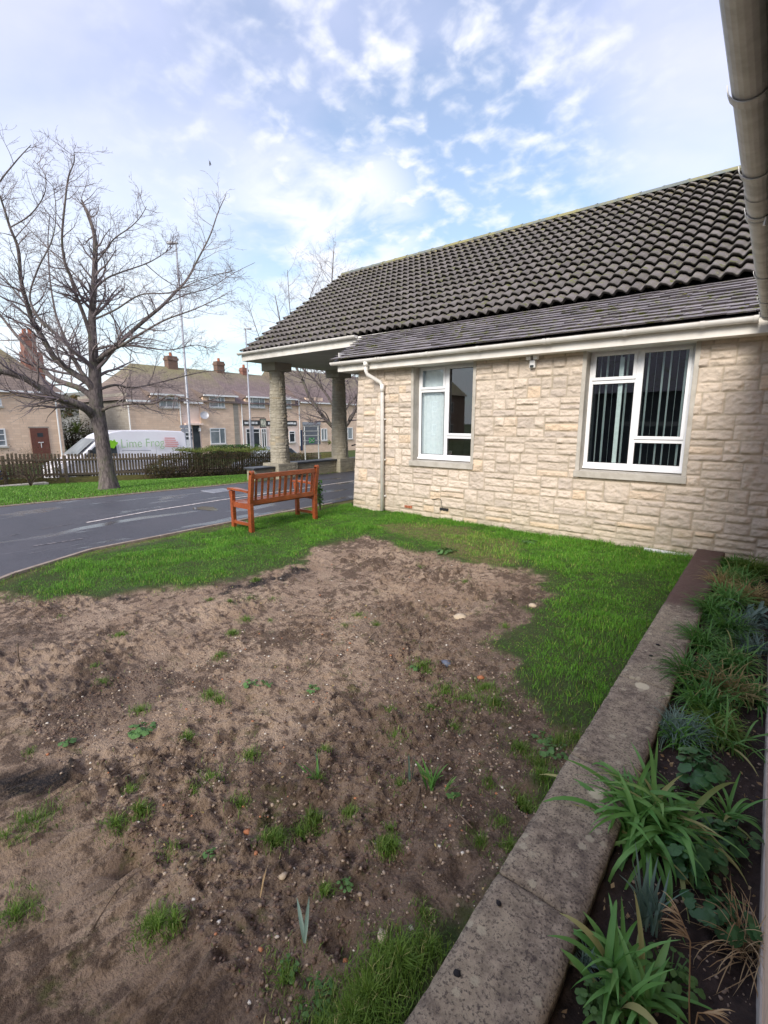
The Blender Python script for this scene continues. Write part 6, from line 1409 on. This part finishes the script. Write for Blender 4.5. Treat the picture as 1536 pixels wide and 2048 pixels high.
b = MB(); ym = (d0.y + d1.y) / 2; b.box(HX + .045, HX + .06, ym - .12, ym + .16, dz - .50, dz - .28); b.build('pane', M['dark'], dr); MB().box(HX + .045, HX + .07, ym - .12, ym + .14, dz - .84, dz - .80).build('letter_plate', M['white'], dr); MB().box(HX + .045, HX + .07, ym + .0, ym + .03, dz - 1.12, dz - .85).build('handle', M['white'], dr)
MB().box(HX - .01, HX + .03, d0.y - .06, d1.y + .06, dz + .003, dz + .08).build('lintel', M['cottagegrey'], lh)
fwin(lh, (-24, 857, 12, 893), mull=(.5,), trans=((0, 1, .33), (0, 1, .66))); fwin(lh, (-30, 797, 3, 812), mull=(.5,), trans=((0, 1, .5),)); pipe(lh, 117, 790, 915)
MB().box(HX - 8.0, HX + .0, yl + .001, yl + .02, -1.2, 3.4).build('gable_wall', M['cottagegrey'], lh)
# --- terrace, end house
ta = empty('terraced_house', (HX - 3, (yA0 + yA1) / 2, -.7), 'end of terrace stone house, its hipped end next to the bare tree trunk', 'house', 'row of houses across the road')
MB().box(HX - 8, HX, yA0, yA1, -1.3, 3.12).build('wall', M['cottage'], ta); MB().box(HX - 8.4, HX - .02, yA0 - .03, yA0 - .001, -1.3, 3.6).build('end_wall', M['cottagegrey'], ta)
roofbox(ta, yA0 - .25, yA1, 3.15, 5.95, 'farroof', hip0=2.5); dormer(ta, 300, 362, 3.15, 3.62, 'cottage', 'farroof'); eave_gutter(ta, yA0 - .2, Yp(299), 3.12)
fwin(ta, (318, 794, 356, 815), X=HX + .014, mull=(.36, .68), pane='farglass'); pipe(ta, 260, 797, 900); pipe(ta, 363, 803, 905)
y_ = gX(341, 712, -37.2).y; chimney(ta, -37.2, y_, 5.2, 6.75, .78, 'chimneygrey', 1)
# --- terrace, middle house
tb_ = empty('terraced_house', (HX - 3, (yA1 + yB0) / 2, -.75), 'cream terraced house with a satellite dish and a recessed porch', 'house', 'row of houses across the road')
MB().box(HX - 8, HX - .02, yA1 + .005, yB0, -1.3, 3.12).build('wall', M['render'], tb_)
b = MB(); ya, yb_ = Yp(386.5, 870), Yp(399.5, 870); zt = gX(392, 851, HX).z
MB().box(HX - .02, HX + .02, Yp(401, 840), Yp(473, 840), -1.3, 3.14).build('stone_front', M['cottage'], tb_)
MB().box(HX - .02, HX + .055, yB0 - .42, yB0, -1.3, 3.14).build('quoin', M['cottagegrey'], tb_)
MB().box(HX - .015, HX + .03, ya, yb_, -1.2, zt).build('porch_opening', M['dark'], tb_); MB().box(HX - .3, HX + .35, Yp(367, 850), yb_ + .15, zt + .04, zt + .16).build('porch_canopy', M['render'], tb_)
d0, d1 = Yp(368, 870), Yp(383, 870); dzz = gX(376, 852, HX).z; dr = MB().box(HX - .02, HX + .05, d0, d1, -1.1, dzz).build('door', M['white'], tb_)
b = MB()
for i in range(2):
    for j in range(3): b.box(HX + .045, HX + .06, d0 + .12 + i * .30, d0 + .30 + i * .30, dzz - .40 - j * .28, dzz - .22 - j * .28)
b.build('pane', M['dark'], dr)
MB().box(HX + .0, HX + .25, yb_ - .12, yb_ - .02, zt - .42, zt - .18).build('porch_light', M['white'], tb_)
roofbox(tb_, yA1, yB0, 3.15, 5.95, 'farroof'); dormer(tb_, 405, 470, 3.15, 3.72, 'cottage', 'farroof')
fwin(tb_, (418, 793, 449, 815), X=HX + .03, mull=(.56, .74), trans=((0, .56, .68),)); fwin(tb_, (420, 856, 451, 888), X=HX + .02, mull=(.62,), trans=((0, .62, .78),))
eave_gutter(tb_, Yp(366), Yp(403), 3.12)
c0 = gX(409, 831, HX + .3); b = MB(); b.tube([(HX + .02, c0.y + .1, c0.z - .25), (HX + .25, c0.y + .02, c0.z)], .02, 6); b.build('dish_bracket', M['steel'], tb_)
b = MB(); n0 = []; ctr = Vector((HX + .3, c0.y, c0.z)); ax = Vector((.8, -.45, .35)).normalized(); t1 = ax.orthogonal().normalized(); t2 = ax.cross(t1)
for rr, dz_ in ((.30, .07), (.18, .025)):
    n0.append(len(b.v)); b.v += [tuple(ctr + (t1 * math.cos(k / 16 * 6.2832) + t2 * math.sin(k / 16 * 6.2832)) * rr + ax * dz_) for k in range(16)]
b.v.append(tuple(ctr)); b.f += [(n0[0] + k, n0[0] + (k + 1) % 16, n0[1] + (k + 1) % 16, n0[1] + k) for k in range(16)] + [(n0[1] + k, n0[1] + (k + 1) % 16, len(b.v) - 1) for k in range(16)]
b.build('satellite_dish', M['steel'], tb_)
y_ = gX(437, 720, -37.2).y; chimney(tb_, -37.2, y_, 5.4, 6.75, .70, 'chimneygrey', 1)
# --- shop house
ts = empty('terraced_house', (HX - 3, (yB0 + yB1) / 2, -.8), 'terraced house with a shop front and black name board', 'house', 'row of houses across the road')
MB().box(HX - 8, HX, yB0 + .005, yB1, -1.6, 3.12).build('wall', M['cottage'], ts); MB().box(HX - .01, HX + .03, yB0 + .1, yB1 - .1, -1.5, gX(500, 841, HX).z).build('shop_wall', M['render'], ts)
roofbox(ts, yB0, yB1, 3.15, 5.95, 'farroof2'); dormer(ts, 490, 538, 3.15, 3.75, 'cottage', 'farroof2'); dormer(ts, 562, 590, 3.15, 3.72, 'cottage', 'farroof2')
fwin(ts, (500, 794, 529, 815), X=HX + .03, mull=(.16, .62), trans=((.16, .62, .7),)); fwin(ts, (570, 794, 582, 816), X=HX + .03, mull=()); pipe(ts, 485, 806, 890); pipe(ts, 541, 806, 890)
for k, (u0, u1) in enumerate(((486, 519), (533, 593))):
    a, c_ = gX(u0, 846, HX + .06), gX(u1, 846, HX + .06); z1_, z0_ = gX((u0 + u1) / 2, 840.5 + k * 1.0, HX).z, gX((u0 + u1) / 2, 851 + k * .5, HX).z
    sg = MB().box(HX + .031, HX + .10, a.y, c_.y, z0_, z1_).build('name_board', M['black'], ts)
    b = MB(); r2 = random.Random(k); y = a.y + .12
    while y < c_.y - .35:      # worn unreadable white lettering
        w_ = r2.uniform(.14, .38); zz = (z0_ + z1_) / 2; hh = (z1_ - z0_) * .24; b.box(HX + .101, HX + .108, y, min(y + w_, c_.y - .1), zz - hh * r2.uniform(.6, 1), zz + hh * r2.uniform(.6, 1)); y += w_ + r2.uniform(.02, .12)
    b.build('worn_lettering', M['white'], sg)
for rect, mu in (((492, 857, 503, 893), ()), ((505, 857, 520, 893), ()), ((523, 857, 533, 896), (.5,)), ((578, 862, 590, 885), ())):
    fwin(ts, rect, X=HX + .045, mull=mu, trans=((0, 1, .78),), pane='dark')
b = MB(); c0 = gX(526, 846, -31.6); b.box(-31.6 - .04, -31.6 + .04, c0.y - .30, c0.y + .30, c0.z - .38, c0.z + .36); hs = b.build('hanging_sign', M['black'], ts, bevel=.03)
M['signface'] = simple('faded painted sign face', (.62, .60, .48), (.20, .22, .16), .6, 5, lo=.45, hi=.6)
MB().box(-31.6 + .041, -31.6 + .05, c0.y - .24, c0.y + .24, c0.z - .30, c0.z + .30).build('sign_face', M['signface'], hs)
MB().beam((HX, c0.y, c0.z + .42), (-31.4, c0.y, c0.z + .42), .05, .05).build('sign_bracket', M['black'], ts)
y_ = gX(487, 730, -37.2).y; chimney(ts, -37.2, y_, 5.4, 6.45, .6, 'chimney', 1)
# --- far house with the dark shutter
tc = empty('terraced_house', (HX - 3, (yB1 + yC1) / 2, -.9), 'taller terraced house with a grey shuttered opening seen between the columns', 'house', 'row of houses across the road')
MB().box(HX - 8, HX + .05, yB1 + .005, yD1, -2.2, 3.5).build('wall', M['cottage'], tc); roofbox(tc, yB1, yD1, 3.5, 6.72, 'farroof2', xf=HX + .3); eave_gutter(tc, yB1, yD1, 3.48, HX + .34)
fwin(tc, (642, 857, 654, 881), X=HX + .06, mull=(.5,)); fwin(tc, (686, 855, 705, 878), X=HX + .06, mull=(.5,)); pipe(tc, 599, 800, 892, HX + .13); pipe(tc, 716, 800, 905, HX + .13)
a, c_ = gX(606, 868, HX + .06), gX(640, 868, HX + .06); z1_, z0_ = gX(622, 844, HX).z, gX(622, 889, HX).z
M['shutter'] = simple('grey roller shutter', (.10, .11, .13), (.13, .14, .16), .5, 3); sh = MB().box(HX + .04, HX + .09, a.y, c_.y, z0_, z1_ - .25).build('shutter', M['shutter'], tc); MB().box(HX + .04, HX + .13, a.y - .05, c_.y + .05, z1_ - .245, z1_).build('lintel', M['steel'], tc)
MB().box(HX + .04, HX + .10, a.y - .35, a.y - .1, z0_ - .5, z1_ - .7).build('door', M['navy'], tc)
for px0, px1 in ((566, 583), (612, 645)):
    y0, y1 = Yp(px0), Yp(px1); MB().box(HX - .6, HX + .07, y0, y1, 3.3, 3.95).build('dormer_wall', M['cottage'], tc) if px0 > 600 else None
shrub('hanging_basket', 'small trailing yellow green plant basket on the wall beyond the white frame', 'plant', HX + .35, gX(652, 884, HX).y, gX(652, 889, HX).z, .30, .45, 120, .10, 'hedgetop', 5, 4)
# --- cottage on the same street, seen only mirrored in the window
M['mirrorbrick'] = m_brickwall('dark brown brick', (.20, .13, .095), (.16, .10, .075), (.14, .10, .08))
lm = empty('cottage', (HX - 3, -30, -.75), 'brown brick cottage reflected in the left window', 'house'); MB().box(HX - 8, HX, -44, -17, -1.3, 5.2).build('wall', M['mirrorbrick'], lm); roofbox(lm, -44.3, -16.7, 5.2, 10.0, 'farroof', hip0=3, hip1=3)
for y in (-41, -37, -33.5, -30, -27, -23.5, -20):
    for z in (.2, 3.0):
        w_ = MB().box(HX, HX + .05, y, y + 1.0, z, z + 1.3).build('window', M['white'], lm); b = MB()
        for i in range(2):
            for j in range(2): b.box(HX + .046, HX + .06, y + .08 + i * .44, y + .48 + i * .44, z + .08 + j * .6, z + .62 + j * .6)
        b.build('pane', M['dark'], w_)
# garden hedge between road and houses, bushes and palm in the gap, far trees
gp = gX(150, 905, -38)
shrub('bare_shrub', 'brown winter shrub in the gap between the two houses', 'shrub', -39, gX(140, 850, -39).y, -.8, 1.7, 3.0, 1500, .14, 'hedge', 21, 26)
shrub('bare_shrub', 'second brown shrub further right in the gap, against the grey end wall', 'shrub', -40, gX(176, 850, -40).y, -.8, 1.5, 2.9, 1300, .14, 'hedge', 22, 22)
clump('cordyline', 'spiky green palm like plant above the van windscreen', 'plant', -36, gX(152, 850, -36).y, 1.05, 46, 1.25, .07, 'hedgetop', 30, (-.1, 1.4), (.2, 1.1), rad=.08, seg=5)
ts_ = TubeNP(); 
lw = empty('garden_hedge', (-30, 20, -.7), 'low dark clipped hedge under the terraced house window', 'hedge'); n = 3500; y = rs.uniform(18.2, 22.4, n); leaf_cloud('leaves', np.stack([-30.3 + rs.normal(0, .2, n), y, -.62 + rs.uniform(0, .72, n)], -1), .11, 'shrub', 31, lw)
MB().box(-30.5, -30.1, 18.4, 22.2, -.7, -.1).build('stems', M['twigbrown'], lw)
for i, (px_, X_) in enumerate(((135, -75), (165, -82), (100, -90), (190, -85), (60, -95))):
    p = gX(px_, 850, X_); z = 1.0; n = 900; tt = empty('distant_tree', (p.x, p.y, z), ('far hazy tree low in the gap between the houses', 'far tree beside it, slightly right', 'far tree hidden mostly by the left cottage', 'far tree by the bare tree trunk', 'far tree behind the left cottage roof')[i], 'tree', 'far trees on the hillside')
    q = rs.normal(size=(n, 3)); q /= np.linalg.norm(q, axis=1)[:, None]; q *= (rs.uniform(.3, 1, n) ** .5)[:, None] * np.array([3.2, 3.2, 2.0]); leaf_cloud('crown', q + np.array([p.x, p.y, z + 2.6]), .55, 'hedge', 40 + i, tt); MB().tube([(p.x, p.y, z), (p.x, p.y, z + 2.5)], [.25, .12], 6).build('trunk', M['bark'], tt)

# ================================================================== LAMPS, SIGNS, FRAME, BIRD
def lamp(label, px_, ptop, pbot, D, zb):
    p = at((px_[0] + px_[1]) / 2, (ptop + pbot) / 2, D); top = at(px_[0], ptop, D); x, y = p.x, p.y; zt = top.z
    t = empty('street_lamp', (x, y, zb), label, 'street lamp'); 
    b = MB(); b.tube([(x, y, zb), (x, y, zb + 1.3)], .085, 12); b.build('base', M['steel'], t, smooth=True); b = MB(); b.tube([(x, y, zb + 1.3), (x, y, zb + 1.4), (x, y, zt)], [.085, .062, .042], 12); b.build('pole', M['steel'], t, smooth=True)
    s = -1 if D < 25 else 1; h = RT * s; b = MB(); a = Vector((x, y, zt + .02)); b.beam(a - h * .1, a + h * .42, .16, .07); b.beam(a + h * .1, a + h * .4, .20, .10); b.build('lamp_head', M['steel'], t, bevel=.015)
lamp('tall grey street lamp rising behind the van, right of the big bare tree', (350, 377), 487, 800, 24.5, -1.2)
lamp('thinner and more distant street lamp left of the porch roof corner', (490, 499), 658, 800, 36, -1.3)
g = gX(370, 870, -24.6); t = empty('road_sign', (g.x, g.y, -1.2), 'small two plate road sign on a thin grey post behind the van', 'sign'); zt = gX(370, 850, -24.6).z
MB().tube([(g.x, g.y, -1.2), (g.x, g.y, zt)], .035, 8).build('post', M['steel'], t)
a, c_ = gX(359, 855, -24.6), gX(376, 855, -24.6)
MB().box(g.x + .04, g.x + .06, a.y, c_.y, zt - .16, zt - .01).build('sign_plate', M['steel'], t); MB().box(g.x + .04, g.x + .06, a.y + .05, c_.y - .05, zt - .36, zt - .20).build('sign_plate', M['steel'], t)
g = gX(502, 870, -29.2); t = empty('sign_post', (g.x, g.y, -1.2), 'narrow grey double post standing before the shop front', 'post'); zt = gX(501, 838, -29.2).z
MB().box(g.x - .05, g.x + .05, g.y - .09, g.y + .02, -1.2, zt).build('post', M['steel'], t, bevel=.01); MB().box(g.x - .05, g.x + .05, g.y + .05, g.y + .22, -1.2, zt - .5).build('post', M['steel'], t, bevel=.01)
# white tubular frame with a green board
FXX = -14.0; t = empty('notice_stand', (FXX, 12.8, float(h_base(FXX, 12.8))), 'white tubular sign frame with rails and a green emblem board behind the porch wall', 'sign')
y0, y1 = gX(610, 890, FXX).y, gX(637, 890, FXX).y; zt = gX(623, 851.5, FXX).z; zb = float(h_base(FXX, 12.8)) - .05
for y in (y0, y1): MB().tube([(FXX, y, zb), (FXX, y, zt)], .022, 8).build('post', M['white'], t)
for py_ in (852, 862, 871, 881): z = gX(623, py_, FXX).z; MB().beam((FXX, y0 - .05, z), (FXX, y1 + .05, z), .03, .032).build('rail', M['white'], t)
za, zc = gX(623, 875.5, FXX).z, gX(623, 886, FXX).z; ya, yb_ = gX(617.5, 880, FXX).y, gX(628, 880, FXX).y; gb = MB().box(FXX + .02, FXX + .035, ya, yb_, zc, za).build('board', M['yellowbox'], t)
b = MB(); X_ = FXX + .040; b.beam((X_, ya + .03, zc + .03), (X_, yb_ - .03, za - .03), .006, .022, (0, 0, 1)); b.beam((X_ + .003, ya + .03, za - .03), (X_ + .003, yb_ - .03, zc + .03), .006, .022, (0, 0, 1)); b.build('emblem', M['white'], gb)
# wooden fence end beyond the porch, yellow sunlight painted into its colour
b = MB()
for k in range(9): y = 18.9 + k * .125; b.beam((FX + .02, y, -1.1), (FX + .02, y, -.02), .09, .02, (1, 0, 0))
b.beam((FX, 18.8, -.2), (FX, 20.0, -.2), .03, .08); b.beam((FX, 18.8, -.8), (FX, 20.0, -.8), .03, .08); tag(b.build('palings', M['mosslitfence'], None, origin=(FX, 19.4, -1.1)), 'fence section with yellow sunlight put into its colour, wooden gate at the right end of the picket fence', 'palings')
# bird
c0 = at(420, 327, 38); b = MB(); d = RT
b.tube([c0 - d * .02 - Vector((0, 0, .16)), c0, c0 + Vector((0, 0, .17))], [.02, .06, .012], 8); b.poly([c0 + Vector((0, 0, .05)), c0 + d * -.10 + Vector((0, 0, .30)), c0 + d * -.03 - Vector((0, 0, .02))]); b.poly([c0 + Vector((0, 0, .05)), c0 + d * .14 + Vector((0, 0, -.12)), c0 - Vector((0, 0, .05))])
tag(b.build('bird', M['black'], None, origin=tuple(c0)), 'small dark bird flying high in the open sky', 'bird')
